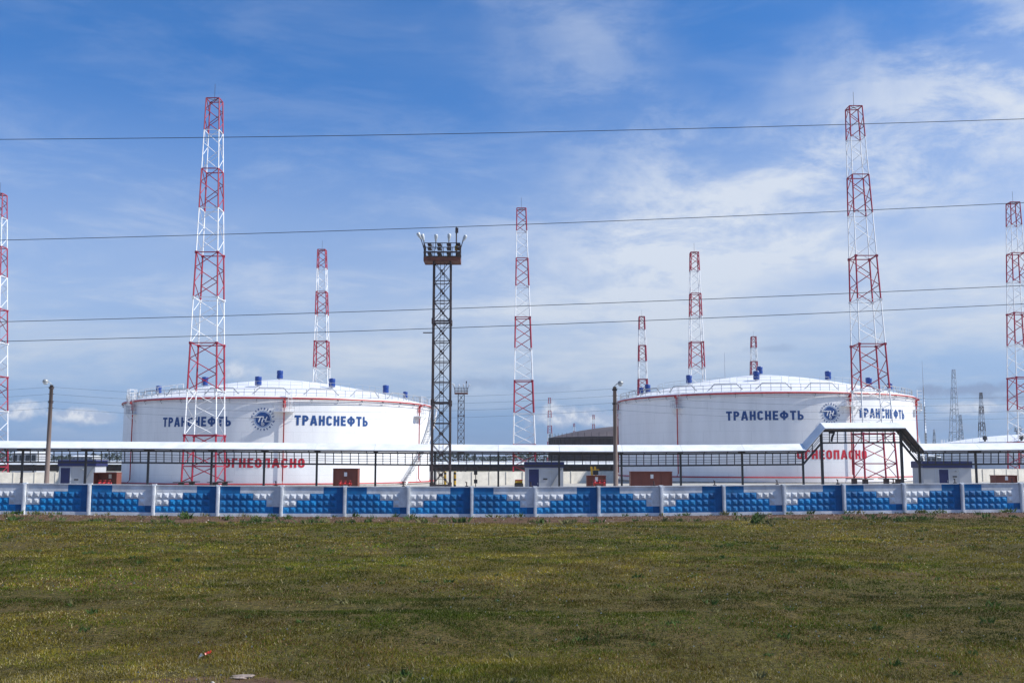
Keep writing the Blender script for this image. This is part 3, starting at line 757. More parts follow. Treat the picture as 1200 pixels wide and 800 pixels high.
    tme = MB().box((-.17, -wd / 2, -.03), (.17, wd / 2, .03)).mesh('tread', M['grey_pipe'])
    for s_ in (0, 1): sm[s_].build('stringer', M['white_steel'], root)
    for i in range(n):
        a_, z_ = pth[i]; r = (ri + ro) / 2; o = link('tread', tme, root, (r * math.sin(a_), -r * math.cos(a_), z_)); o.rotation_euler = (0, 0, a_)
    for zz in (.55, 1.1): hr.tube([(ro * math.sin(a_), -ro * math.cos(a_), z_ + zz) for a_, z_ in pth], .035, 5)
    for i in range(0, n + 1, 3):
        a_, z_ = pth[i]; hr.tube([(ro * math.sin(a_), -ro * math.cos(a_), z_), (ro * math.sin(a_), -ro * math.cos(a_), z_ + 1.1)], .03, 4)
    for i in range(4, n, 8):
        a_, z_ = pth[i]; hr.bar((Rt * math.sin(a_), -Rt * math.cos(a_), z_ - 1.2), (ro * math.sin(a_), -ro * math.cos(a_), z_ - .1), .08)
    hr.build('stair_railing', M['rail'], root)
    sg = -1 if ab > at else 1
    ldg = MB(); c = [(r * math.sin(at + da), -r * math.cos(at + da)) for r, da in ((Rt + .02, sg * .07), (ro + .2, sg * .07), (ro + .2, 0), (Rt + .02, 0))]
    ldg.add([(x, y, zt + .02) for x, y in c] + [(x, y, zt - .1) for x, y in c], [(0, 1, 2, 3), (7, 6, 5, 4), (0, 4, 5, 1), (1, 5, 6, 2), (2, 6, 7, 3), (3, 7, 4, 0)])
    for (x, y) in c + [((c[0][0] + c[1][0]) / 2, (c[0][1] + c[1][1]) / 2)]: ldg.tube([(x, y, zt), (x, y, zt + 1.5)], .04, 5)
    for zz in (.5, 1.0, 1.5): ldg.tube([(x, y, zt + zz) for x, y in c], .035, 5)
    ldg.build('stair_landing', M['white_steel'], root)
    # --- lettering
    RL = Rt + .035
    for (body, x0, x1, y0, y1, mt, lab) in words:
        aL, zL = cyl_hit(x0, y1, cx, cy, RL); aR, zR = cyl_hit(x1, y1, cx, cy, RL)
        xm = (x0 + x1) / 2
        _, z0 = cyl_hit(xm, y1, cx, cy, RL); _, z1 = cyl_hit(xm, y0, cx, cy, RL)
        bend_text(word_mesh(body), aL, aR, z0 - zb, z1 - zb, RL, mt, 'lettering', root, lab)
    # --- round emblem
    ex, ey, er = emblem
    ac, zc = cyl_hit(ex, ey, cx, cy, RL); zc -= zb
    a2, _ = cyl_hit(ex + er, ey, cx, cy, RL); _, z2 = cyl_hit(ex, ey - er, cx, cy, RL)
    E_ = ((z2 - zb) - zc)
    em = link('emblem', None, root)
    def add2d(mb, vs, fs, off): 
        v3 = [((RL + off) * math.sin(ac + x * E_ / Rt), -(RL + off) * math.cos(ac + x * E_ / Rt), zc + y * E_) for x, y in vs]; mb.add(v3, fs)
    n = 48; disc = MB()
    r_in = .60
    vs = [(0, 0)] + [(r * math.cos(2 * math.pi * k / n), r * math.sin(2 * math.pi * k / n)) for r in (.2, .4, r_in) for k in range(n)]
    fs = [(0, 1 + k, 1 + (k + 1) % n) for k in range(n)]
    for q in (0, 1): fs += [(1 + q * n + k, 1 + (q + 1) * n + k, 1 + (q + 1) * n + (k + 1) % n, 1 + q * n + (k + 1) % n) for k in range(n)]
    add2d(disc, vs, fs, 0); em_disc = disc.build('disc', M['letter_blue'], em)
    rim = MB()
    vs = [(r * math.cos(2 * math.pi * k / n), r * math.sin(2 * math.pi * k / n)) for r in (.63, .70) for k in range(n)]
    add2d(rim, vs, [(k, n + k, n + (k + 1) % n, (k + 1) % n) for k in range(n)], 0)
    pale = bpy.data.materials.get('emblem_pale') or mat('emblem_pale', (.22, .34, .58), .5)
    rim.build('rim', pale, em)
    # wing bar ends outside the disc (blue) and white strokes on it
    wb = MB()
    add2d(wb, [(-1.0, .12), (-.55, .12), (-.55, .26), (-.88, .26)], [(0, 1, 2, 3)], .012)
    add2d(wb, [(.55, -.24), (.90, -.24), (1.0, -.10), (.55, -.10)], [(0, 1, 2, 3)], .012); wb.build('wing', M['letter_blue'], em)
    ws = MB()
    add2d(ws, [(-.86, .15), (-.30, .15), (-.30, .23), (-.86, .23)], [(0, 1, 2, 3)], .03)
    def stroke(x0, y0, x1, y1, w):
        d = Vector((x1 - x0, y1 - y0)).normalized(); nn = Vector((-d.y, d.x)) * w / 2
        add2d(ws, [(x0 - nn.x, y0 - nn.y), (x1 - nn.x, y1 - nn.y), (x1 + nn.x, y1 + nn.y), (x0 + nn.x, y0 + nn.y)], [(0, 1, 2, 3)], .03)
    stroke(-.36, .205, .06, .205, .075); stroke(-.20, .20, -.34, -.24, .09); stroke(.06, .20, -.08, -.24, .09)
    stroke(.34, .22, .20, -.20, .09); stroke(0, .0, .26, .0, .07); stroke(.18, -.185, .88, -.185, .065)
    n2 = 20; vs = [(r * math.cos(2 * math.pi * k / n2), -.40 + r * math.sin(2 * math.pi * k / n2)) for r in (.085, .135) for k in range(n2)]
    add2d(ws, vs, [(k, n2 + k, n2 + (k + 1) % n2, (k + 1) % n2) for k in range(n2)], .03)
    vs = [(.045 * math.cos(2 * math.pi * k / 8), -.40 + .045 * math.sin(2 * math.pi * k / 8)) for k in range(8)]
    add2d(ws, vs, [tuple(range(8))], .03)
    ws.build('monogram', M['white_steel'], em)
    # ring of small capitals above and below
    word = 'ТРАНСНЕФТЬ'; ringm = MB()
    for half in (0, 1):
        for i, chx in enumerate(word):
            th = math.pi - math.radians(14) - math.radians(152) * i / 9 if half == 0 else math.pi + math.radians(14) + math.radians(152) * i / 9
            me = word_mesh(chx, .24); co = np.empty(len(me.vertices) * 3); me.vertices.foreach_get('co', co); co = co.reshape(-1, 3)
            c0 = (co.min(0) + co.max(0)) / 2; sc = .185 / max(.1, (co.max(0) - co.min(0))[1])
            rot = th - math.pi / 2 if half == 0 else th + math.pi / 2
            vs = []
            for p in co:
                u, v = (p[0] - c0[0]) * sc, (p[1] - c0[1]) * sc
                vs.append((.88 * math.cos(th) + u * math.cos(rot) - v * math.sin(rot), .88 * math.sin(th) + u * math.sin(rot) + v * math.cos(rot)))
            add2d(ringm, vs, [tuple(p.vertices) for p in me.polygons], 0)
    ringm.build('ring_lettering', M['letter_blue'], em)
    return root
LB, LR = M['letter_blue'], M['letter_red']
build_tank(-12.66, 185.7, 26.1, -.45, 13.45, 4.45, 'large white oil tank at left, brighter on its right half',
    [(186, 457, .85), (240, 453, 1), (302.5, 453, 1), (328, 441.5, 1), (389, 455, 1), (452, 458, 1), (475, 461.5, .75)],
    [('ТРАНСНЕФТЬ', 190.8, 270.5, 488, 499.7, LB, 'blue tank lettering at left'), ('ТРАНСНЕФТЬ', 345, 431, 486.8, 498.8, LB, 'blue tank lettering at right'), ('ОГНЕОПАСНО', 262, 357, 536.7, 548, LR, 'red warning lettering low on the tank')],
    (308, 491, 14), [(155, False), (332.5, True), (491, True), (-150, False), (-210, False)], (91, 59), 157, .36)
build_tank(13.70, 193.0, 26.1, -.10, 14.32, 4.6, 'large white oil tank at right, behind the raised portal of the canopy',
    [(751.5, 456, .75), (759, 454, .95), (807.5, 450, 1), (886.5, 446, 1), (890.5, 437.5, .95), (970.5, 445.5, 1), (1018, 446.5, 1), (1042.5, 448, .8)],
    [('ТРАНСНЕФТЬ', 851, 942, 481, 492.3, LB, 'blue tank lettering at left'), ('ТРАНСНЕФТЬ', 1006, 1060, 478.5, 490, LB, 'blue tank lettering at right'), ('ОГНЕОПАСНО', 934, 1016, 526.8, 538, LR, 'red warning lettering low on the tank')],
    (973, 484, 12.6), [(724.5, False), (794, False), (997, True), (1074.5, True), (-150, False)], (100, 70), None, .92)

def plain_tank(px, depth, Rt, zb, H, rise, label, ms, mr, name, ribs):
    cx = XAT(px, depth); root = thing(name, (cx, depth, zb), label, 'storage tank')
    MB().lathe([(Rt, -.3), (Rt, H * .5), (Rt, H)], 160).build('shell', ms, root, True)
    RS = (Rt ** 2 + rise ** 2) / (2 * rise)
    dome = lambda r: H + .1 + math.sqrt(RS ** 2 - r ** 2) - (RS - rise)
    MB().lathe([(Rt + .2, H - .15), (Rt + .2, H + .1)] + [(Rt * (1 - k / 12), dome(Rt * (1 - k / 12))) for k in range(0, 13)], 120).build('roof', mr, root, True)
    pm = MB().tube([(0, 0, 0), (0, 0, 1.3)], .06, 5).mesh('railing_post', M['steel_dark'] if ribs else M['white_steel'])
    for k in range(70):
        t = 2 * math.pi * k / 70; link('railing_post', pm, root, ((Rt - .2) * math.sin(t), -(Rt - .2) * math.cos(t), H + .1))
    if ribs:
        me = MB().box((-.09, -Rt - .16, 0), (.09, -Rt + .02, H)).mesh('rib', ms)
        for k in range(80):
            o = link('rib', me, root); o.rotation_euler = (0, 0, 2 * math.pi * k / 80)
        for z in (H * .35, H * .68, H - .6):
            MB().lathe([(Rt, z), (Rt + .3, z), (Rt + .3, z + .2), (Rt, z + .2)], 120).build('stiffener_ring', M['tank_dark_roof'], root)
    else:
        vm = MB().lathe([(.3, 0), (.3, .4), (.65, .45), (.65, 1.5), (.2, 1.7), (0, 1.7)], 12).mesh('vent', M['steel_dark'])
        for t in (-60, -38, -14, 12): link('vent', vm, root, ((Rt - 1.5) * math.sin(R(t)), -(Rt - 1.5) * math.cos(R(t)), dome(Rt - 1.5)))
    return root
plain_tank(748, 335, 29.0, 0.3, 10.4, 4.0, 'dark brown domed tank half hidden behind the right white tank', M['tank_dark'], M['tank_dark_roof'], 'dark_tank', True)
plain_tank(1222, 330, 30, .6, 8.4, 2.9, 'white domed tank at the right edge behind the canopy', M['tank_white'], M['tank_white'], 'far_tank', False)

# ------------------------------------------------------------------ red and white lattice masts
SEC = [0, 6.3, 12.5, 19.0, 25.4, 31.8, 38.2, 43.9, 49.6, 54.3]
def lattice_mast(base, top, label, name='lattice_mast', w0=4.6, w1=1.85, detail=True, colors=('mast_red', 'mast_white'), leg=.165, brace=.09, rod=True, group='red and white lattice masts', cat='mast', pad=.5):
    base, top = Vector(base), Vector(top)
    root = thing(name, base, label, cat, group)
    H = top.z - base.z; sh = (top - base); k = H / SEC[-1]
    zs = [z * k for z in SEC]
    def corner(z, q):
        w = (w0 + (w1 - w0) * z / H) / 2; sx, sy = ((-1, -1), (1, -1), (1, 1), (-1, 1))[q]
        return Vector((sh.x * z / H + sx * w, sh.y * z / H + sy * w, z))
    mats = [M[c] for c in colors]; n = len(zs) - 1
    for q in range(4):
        mb = MB()
        for i in range(n):
            t = leg * (1 - .35 * i / n) * (1.12 if i % 2 == 0 else .85); mb.bar(corner(zs[i], q), corner(zs[i + 1], q), t, t, i % 2, True)
        mb.build('leg', mats, root)
        c = corner(0, q); MB().box((c.x - .32, c.y - .32, -pad - 1.2), (c.x + .32, c.y + .32, -.13)).build('footing', M['steel_brown'], root)
        MB().box((c.x - .95, c.y - .7, -.12), (c.x + .95, c.y + .7, -.025)).build('foot_plate', M['steel_brown'], root)
    for i in range(n):
        m = mats[i % 2]; z0, z1 = zs[i], zs[i + 1]; t = brace * (1 - .2 * i / n) * (1.22 if i % 2 == 0 else .85)
        sec = MB()
        for q in range(4):
            if i > 0 or True: sec.bar(corner(z1, q), corner(z1, (q + 1) % 4), t * 1.25)
            for z in (z1,):                                    # gusset plates at the joints
                if z > 0 and i < 5:
                    c = corner(z - .02, q); sec.box((c.x - .17, c.y - .17, c.z - .16), (c.x + .17, c.y + .17, c.z + .16))
        lines = []
        for q in range(4):
            q2 = (q + 1) % 4
            if i < 5:
                for s in range(3):
                    a, b = z0 + (z1 - z0) * s / 3, z0 + (z1 - z0) * (s + 1) / 3
                    lines.append((corner(a, q), corner(b, q2)) if (s + i) % 2 == 0 else (corner(a, q2), corner(b, q)))
            else:
                for s in range(3):
                    a, b = z0 + (z1 - z0) * s / 3, z0 + (z1 - z0) * (s + 1) / 3
                    lines.append((corner(a, q), corner(b, q2)) if s % 2 == 0 else (corner(a, q2), corner(b, q)))
        if not detail:
            for p, r in lines: sec.bar(p, r, t)
        o = sec.build('section', m, root)
        if detail:
            for p, r in lines: bar_obj('brace', o, p, r, t, m, edge=True)
        if i == 0:
            rg_ = MB()
            for q in range(4): rg_.bar(corner(z1 * .33, q), corner(z1 * .33, (q + 1) % 4), t * 1.3)
            rg_.build('foot_ring', m, root)
    if rod:
        tp = Vector((sh.x, sh.y, H)); mb = MB().tube([tp, tp + Vector((0, 0, 2.4))], .028, 5)
        for q in range(4): mb.bar(corner(H, q), tp, .07)
        mb.build('lightning_rod', M['steel_brown'], root)
    return root
def mast_at(bx, tx, ty, depth, zb, label, **kw):
    t = P(tx, ty, depth); b = P(bx, 540, depth); return lattice_mast((b.x, depth, zb), (t.x, depth, t.z), label, **kw)
mast_at(239.3, 251.5, 117.5, 141.8, .57, 'tall red and white lattice mast in front of the left tank')
mast_at(1025.5, 1000.5, 126.5, 146, .92, 'tall red and white lattice mast in front of the right tank, behind the portal')
mast_at(614.8, 611, 245, 206, .25, 'red and white lattice mast standing alone between the two white tanks', leg=.20, brace=.11)
mast_at(-11, 0.0, 228, 194, .2, 'red and white lattice mast cut off by the left edge of the picture', leg=.20, brace=.11)
mast_at(1201, 1187, 238, 200, .7, 'red and white lattice mast at the right edge of the picture', leg=.20, brace=.11)
mast_at(376.5, 377.5, 293, 247, .2, 'red and white lattice mast rising behind the roof of the left tank', leg=.22, brace=.12)
mast_at(819, 813.5, 296, 250, .6, 'taller of the two neighbouring lattice masts behind the left half of the right tank', leg=.22, brace=.12)
mast_at(754.5, 752, 371, 364, .4, 'shorter of the two neighbouring lattice masts behind the left edge of the right tank', detail=False, leg=.3, brace=.15)
mast_at(885, 883, 394.5, 422, .6, 'small distant lattice mast peeping over the middle of the right tank roof', detail=False, leg=.3, brace=.16)
mast_at(644.5, 644, 466, 840, 0, 'tiny red and white lattice mast far off above the dark tank edge', detail=False, leg=.4, brace=.2, rod=False)
mast_at(696, 695.5, 486, 1150, 0, 'tiny far lattice mast above the dark tank dome, left of the right lamp post', detail=False, leg=.45, brace=.24, rod=False)
mast_at(673, 672.8, 496, 1400, 0, 'faintest far lattice mast just left of the dark dome', detail=False, leg=.5, brace=.28, rod=False)
gk = dict(detail=False, rod=False, group='far grey pylons', cat='pylon', name='pylon', w0=5.6, w1=1.3)
mast_at(1119, 1117.5, 433, 575, .6, 'tall pale grey lattice pylon far off right of the right tank', colors=('galv', 'galv'), leg=.26, brace=.13, **gk)
mast_at(1151.5, 1149.5, 460, 770, .6, 'brownish lattice pylon far off near the right edge, under the flat grey cloud', colors=('steel_brown', 'galv'), leg=.45, brace=.22, **gk)
mast_at(1127, 1125.5, 486, 1000, .6, 'smaller grey lattice pylon just right of the tall pale pylon', colors=('galv', 'wire_grey'), leg=.45, brace=.25, **gk)
mast_at(1095, 1094.7, 503, 1400, .6, 'tiny grey lattice pylon close to the right tank stair', colors=('galv', 'wire_grey'), leg=.5, brace=.3, **gk)

def spire(px, py, depth, zb, label):
    t = P(px, py, depth); H = t.z - zb; root = thing('lightning_spire', (t.x, depth, zb), label, 'mast', 'slender lightning spires')
    z = 0; r = .42
    for i, fr in enumerate((.34, .24, .18)):
        MB().tube([(0, 0, z), (0, 0, z + H * fr)], [r, r * .8], 8).build('tube_section', M['galv'], root, True); z += H * fr; r *= .68
    MB().tube([(0, 0, z), (0, 0, H)], [.09, .04], 6).build('tip_rod', M['galv'], root)
    mb = MB()
    for k in range(int(H * .7 / .9)): mb.bar((-.3, -.35, k * .9), (.3, -.35, k * .9), .07)
    mb.build('rungs', M['steel_dark'], root)
spire(1080.5, 423, 310, .6, 'slender grey spire mast just right of the right tank')
spire(849, 413, 300, .6, 'slender grey spire mast poking above the right tank roof')

# ------------------------------------------------------------------ floodlight masts
def flood_mast(px, depth, zb, y_plat, label, detail=True):
    c = P(px, y_plat, depth); H = c.z - zb
    root = thing('floodlight_mast', (c.x, depth, zb), label, 'floodlight mast', 'brown floodlight masts'); m = M['steel_brown']
    w = .76; nodes = [H - 1.83 * i for i in range(int(H / 1.83) + 1)][::-1]
    if nodes[0] > .3: nodes = [0] + nodes
    cr = lambda z, q: Vector((((-1, 1, 1, -1)[q]) * (w + .06 * (1 - z / H)), ((-1, -1, 1, 1)[q]) * (w + .06 * (1 - z / H)), z))
    for q in range(4): MB().bar(cr(-.4, q), cr(H, q), .115).build('leg', m, root)
    for i in range(len(nodes) - 1):
        z0, z1 = nodes[i], nodes[i + 1]; sec = MB(); thick = (len(nodes) - 1 - i) in (4, 8, 12)
        for q in range(4): sec.bar(cr(z1, q), cr(z1, (q + 1) % 4), .14 if thick else .075)
        if thick:
            for q in range(4): c_ = cr(z1, q); sec.box((c_.x - .11, c_.y - .11, z1 - .26), (c_.x + .11, c_.y + .11, z1 + .26))
        lines = []
        for q in range(4):
            q2 = (q + 1) % 4; lines += [(cr(z0, q), cr(z1, q2)), (cr(z0, q2), cr(z1, q))]
            mid = (cr(z0, q) + cr(z1, q2)) / 2; sec.box((mid.x - .09, mid.y - .05, mid.z - .11), (mid.x + .09, mid.y + .05, mid.z + .11))
        if not detail:
            for p, r in lines: sec.bar(p, r, .06)
        o = sec.build('section', m, root)
        if detail:
            for p, r in lines: bar_obj('brace', o, p, r, .055, m)
    ld = MB()
    for dx in (-.18, .18): ld.bar((dx, 0, 0), (dx, 0, H), .045)
    for k in range(int(H / .35)): ld.bar((-.18, 0, k * .35), (.18, 0, k * .35), .03)
    ld.build('ladder', m, root)
    pw = 1.62; pd = .95
    pf = MB(); pf.box((-pw, -pd, H), (pw, pd, H + .05)); 
    for (a, b) in (((-pw, -pd), (pw, -pd)), ((pw, -pd), (pw, pd)), ((pw, pd), (-pw, pd)), ((-pw, pd), (-pw, -pd))): pf.bar((*a, H + .14), (*b, H + .14), .08, .36)
    pf.build('platform', M['rust'], root)
    rl = MB()
    for x in (-pw, -pw * .5, 0, pw * .5, pw):
        for y in (-pd, pd): rl.bar((x, y, H + .2), (x, y, H + 1.6), .055)
    for y in (-pd * .4, pd * .4):
        for x in (-pw, pw): rl.bar((x, y, H + .2), (x, y, H + 1.6), .055)
    for z in (.75, 1.2, 1.6):
        for (a, b) in (((-pw, -pd), (pw, -pd)), ((pw, -pd), (pw, pd)), ((pw, pd), (-pw, pd)), ((-pw, pd), (-pw, -pd))): rl.bar((*a, H + z), (*b, H + z), .06 if z > 1 else .10)
    rl.build('railing', m, root)
    if detail:
        bme = MB().box((-.175, -.5, -.06), (.175, .5, .06)).mesh('ballast_box', m)
        for k in range(4):
            for zz in (.78, 1.25, 1.62): link('ballast_box', bme, root, (-1.175 + k * .87, 0, H + zz))
    lamp = MB().lathe([(0, 0), (.10, 0), (.13, .15), (.21, .40), (.24, .68), (.19, .80), (0, .83)], 16).mesh('floodlight', M['glass_lamp'], True)
    bk = MB()
    for (lx, ly, lz, rx, ry) in ((-1.95, -.6, 2.55, .1, -.5), (-1.65, -1.5, 2.25, .12, -.25), (-.56, -1.62, 2.2, .15, .06), (.62, -1.62, 2.25, .15, .08), (1.85, -.8, 2.3, .1, .5)):
        ly *= .58; bk.bar((max(-pw, min(pw, lx)), ly, H + 1.0), (lx, ly, H + lz - .45), .07)
        o = link('floodlight', lamp, root, (lx, ly, H + lz - .45)); o.scale = (.72, .72, .8); o.rotation_euler = (rx, ry, 0)
    bk.build('lamp_arm', m, root)
    ap = MB(); ap.tube([(1.25, 0, H), (1.25, 0, H + 3.3)], .06, 6); ap.box((1.15, -.1, H + 2.75), (1.42, .1, H + 3.2)); ap.build('aerial', m, root)
    if detail:
        zz = P(500, 391, depth).z - zb; MB().bar((-1.65, -w, zz), (-w, -w, zz), .09).build('side_arm', m, root)
        MB().box((1.12, -.25, H + 1.1), (1.38, .1, H + 1.5)).build('lamp_box', M['yellow'], root)
flood_mast(518.6, 92, 0, 307.5, 'dark brown floodlight mast with rusty platform, left of centre')
flood_mast(540.5, 258, 0.1, 461.5, 'small distant floodlight mast just right of the large brown one', False)
flood_mast(1193, 560, .6, 505, 'tiny far floodlight mast behind the white dome at the right edge', False)

# ------------------------------------------------------------------ lamp posts and wires
def lamp_post(px, ptop, depth, side, label):
    t = P(px, ptop, depth); zb = GZ(t.x, depth); root = thing('lamp_post', (t.x, depth, zb), label, 'lamp post', 'concrete lamp posts'); H = t.z - zb
    MB().tube([(0, 0, -.4), (0, 0, H)], [.20, .135], 10).build('pole', M['concrete_pole'], root, True)
    bd = MB()
    for z in (H - .25, H - 1.35): bd.lathe([(.16, z - .05), (.20, z - .05), (.20, z + .05), (.16, z + .05)], 12)
    bd.build('clamp', M['steel_brown'], root)
    s = side
    MB().tube([(0, 0, H - .5), (0, -.02, H + .05), (s * .18, -.05, H + .22), (s * .34, -.08, H + .28)], .035, 6).build('arm', M['lamp_grey'], root, True)
    hd = MB().lathe([(0, .16), (.12, .15), (.20, .06), (.23, -.06), (.20, -.09)], 14, c=(s * .45, -.1, H + .30)); hd.build('lamp_head', M['lamp_grey'], root, True)
    MB().lathe([(.20, -.09), (.17, -.20), (.08, -.27), (0, -.28)], 14, c=(s * .45, -.1, H + .30)).build('lamp_glass', M['glass_lamp'], root, True)
    ins = MB()
    for k in range(4): ins.bar((-.22, 0, H - .15 - k * .55), (.22, 0, H - .15 - k * .55), .04)
    ins.build('insulator_bracket', M['steel_dark'], root)
    return t, H
tA, _ = lamp_post(60.5, 451, 80, -1, 'slim concrete lamp post at left with its lamp pointing left')
tB, _ = lamp_post(720.3, 453, 80, 1, 'slim concrete lamp post beside the left edge of the right tank')
def wire(pts, r, mt, name, label, group, n=40):
    MB_ = MB().tube(pts, r, 6); tag(MB_.build(name, mt, None, True), label, 'wire', group)
ordn = ['topmost', 'second', 'third', 'lowest']
for k in range(4):
    dz = -.15 - k * .55; span = tB.x - tA.x
    pts = []
    for i in range(-40, 81):
        u = i / 40; seg = math.floor(u); f = u - seg; pts.append((tA.x + span * u, 80.02, tA.z + (tB.z - tA.z) * min(max(u, 0), 1) + dz - 4 * .80 * f * (1 - f)))
    wire(pts, .0085, M['wire_grey'], 'lamp_wire', '%s of the four thin wires strung between the lamp posts' % ordn[k], 'wires between the lamp posts')
WY = [(163.5, 155.5, 139.5), (281.5, 263.5, 237.5), (377, 359, 334.5), (400, 381.5, 356)]
oname = ['uppermost of the four dark cables crossing the whole sky', 'second from top of the four dark cables crossing the whole sky', 'third from top of the four dark cables crossing the whole sky', 'lowest of the four dark cables crossing the whole sky']
for k, (a, b, c) in enumerate(WY):
    D = 42.0; p0, p1, p2 = P(0, a, D), P(600, b, D), P(1200, c, D)
    A = np.polyfit([p0.x, p1.x, p2.x], [p0.z, p1.z, p2.z], 2)
    pts = [(x, D, float(np.polyval(A, x))) for x in np.linspace(-62, 62, 90)]
    wire(pts, .0135, M['wire'], 'overhead_cable', oname[k], 'overhead cables')

# ------------------------------------------------------------------ long covered cable trestle
def build_trestle():
    D = 100.0; root = thing('cable_trestle', (0, D, 0), 'long dark steel trestle with white canopy roof and raised portal, behind the fence', 'trestle')
    O = Vector((0, D, 0)); dk = M['steel_dark']
    ev = lambda x: interp(x, [-60, 0, 150, 300, 450, 600, 750, 900, 939, 1076, 1200, 1290], [524.2, 524.5, 525, 526, 527.4, 528.3, 528.8, 527.4, 527.2, 527.4, 526.4, 525.8])
    rg = lambda x: interp(x, [-60, 0, 300, 450, 600, 850, 900, 939, 1076, 1200, 1290], [515.6, 516, 518, 519.4, 520.8, 520.9, 519.7, 519.4, 519.3, 518.2, 517.6])
    nodes = [(x, ev(x), rg(x)) for x in (-45, 28, 102, 175, 249, 310.5, 372, 440.5, 510, 584, 655, 728, 797, 869, 940)]
    nodes += [(961.5, 502.0, 494.9), (1054.5, 501.5, 494.6)] + [(x, ev(x), rg(x)) for x in (1076, 1142, 1212, 1280)]
    W = 1.45
    def prof(nd):
        x, e, r = nd; ec = P(x, e, D); rc = P(x, r, D); rise = rc.z - ec.z
        X = ec.x; return Vector((X, D - W, ec.z)) - O, Vector((X, D, ec.z + rise * .97)) - O, Vector((X, D + W, ec.z)) - O
    P3 = [prof(n) for n in nodes]
    for i in range(len(nodes) - 1):
        a, b = P3[i], P3[i + 1]; g = .012 * (b[1] - a[1]).normalized()
        A = [p + g for p in a]; B = [p - g for p in b]; t = Vector((0, 0, .06))
        vs = A + B + [p - t for p in A] + [p - t for p in B]
        MB().add(vs, [(0, 1, 4, 3), (1, 2, 5, 4), (6, 9, 10, 7), (7, 10, 11, 8), (0, 3, 9, 6), (2, 8, 11, 5), (0, 6, 7, 1), (1, 7, 8, 2), (3, 4, 10, 9), (4, 5, 11, 10)]).build('roof_sheet', M['roof_white'], root)
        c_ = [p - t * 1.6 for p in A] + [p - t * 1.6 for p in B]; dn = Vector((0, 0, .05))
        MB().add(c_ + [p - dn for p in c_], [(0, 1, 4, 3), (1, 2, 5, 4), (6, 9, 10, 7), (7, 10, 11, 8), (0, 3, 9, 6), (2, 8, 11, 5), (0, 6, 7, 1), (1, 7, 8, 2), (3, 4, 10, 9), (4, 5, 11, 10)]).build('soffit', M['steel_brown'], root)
    off = lambda nd, dy: P(nd[0], nd[1] + dy, D) - O
    yT, yB = 3.2, 16.8
    fr = Vector((0, -.32, 0))
    for i in range(len(nodes) - 1):
        a, b = nodes[i], nodes[i + 1]
        bar_obj('gutter_rail', root, off(a, 1.2) + Vector((0, -W + .1, 0)), off(b, 1.2) + Vector((0, -W + .1, 0)), .06, M['steel_brown'])
        bar_obj('top_chord', root, off(a, yT) + fr, off(b, yT) + fr, .15, dk)
        bar_obj('bottom_chord', root, off(a, yB) + fr, off(b, yB) + fr, .16, dk)
        bar_obj('top_chord', root, off(a, yT) - fr * 2, off(b, yT) - fr * 2, .10, dk)
        n = max(2, round(abs(b[0] - a[0]) / 9.2))
        for j in range(1, n):
            f = j / n; t = off(a, yT).lerp(off(b, yT), f) + fr; q = off(a, yB).lerp(off(b, yB), f) + fr
            bar_obj('strut', root, t, q, .075, dk)
        for j in range(0, n, 3):
            f = j / n; bar_obj('roof_bracket', root, P3[i][0].lerp(P3[i + 1][0], f) + Vector((0, .15, 0)), off(a, yT).lerp(off(b, yT), f) + fr, .06, dk)
        for dy in (7.0, 10.2, 12.6):
            cb = MB().tube([off(a, dy), (off(a, dy).lerp(off(b, dy), .5)) - Vector((0, 0, .04)), off(b, dy)], .025, 5); cb.build('cable', M['wire_grey'], root)
    for i, nd in enumerate(nodes):
        t = off(nd, yT); x = t.x; zg = GZ(x, D); th = .23 if nd[0] in (961.5, 1054.5) else .18
        bar_obj('post', root, (t.x, t.y - .16, zg - .3), (t.x, t.y - .16, t.z), th, dk)
        bar_obj('cross_arm', root, t + Vector((0, -W + .1, .12)), t + Vector((0, W - .1, .12)), .10, dk)
        bar_obj('king_post', root, t, P3[i][1] - Vector((0, 0, .07)), .09, dk)
        MB().box((x - .35, -.45, zg - .4), (x + .35, .25, zg + .12)).build('footing', M['concrete'], root)
    # dark figure 7 hung in the portal truss
    me = word_mesh('7', .2); co = np.empty(len(me.vertices) * 3); me.vertices.foreach_get('co', co); co = co.reshape(-1, 3)
    mn, mx = co.min(0), co.max(0); p0 = P(971.5, 517.5, D - .45) - O; p1 = P(978.5, 505.5, D - .45) - O
    bm = bmesh.new(); bm.from_mesh(me)
    for v in bm.verts: v.co = Vector((p0.x + (v.co.x - mn[0]) / (mx[0] - mn[0]) * (p1.x - p0.x), p0.y, p0.z + (v.co.y - mn[1]) / (mx[1] - mn[1]) * (p1.z - p0.z)))
    m2 = bpy.data.meshes.new('number'); bm.to_mesh(m2); bm.free(); m2.materials.clear(); m2.materials.append(M['black']); link('number', m2, root)
build_trestle()

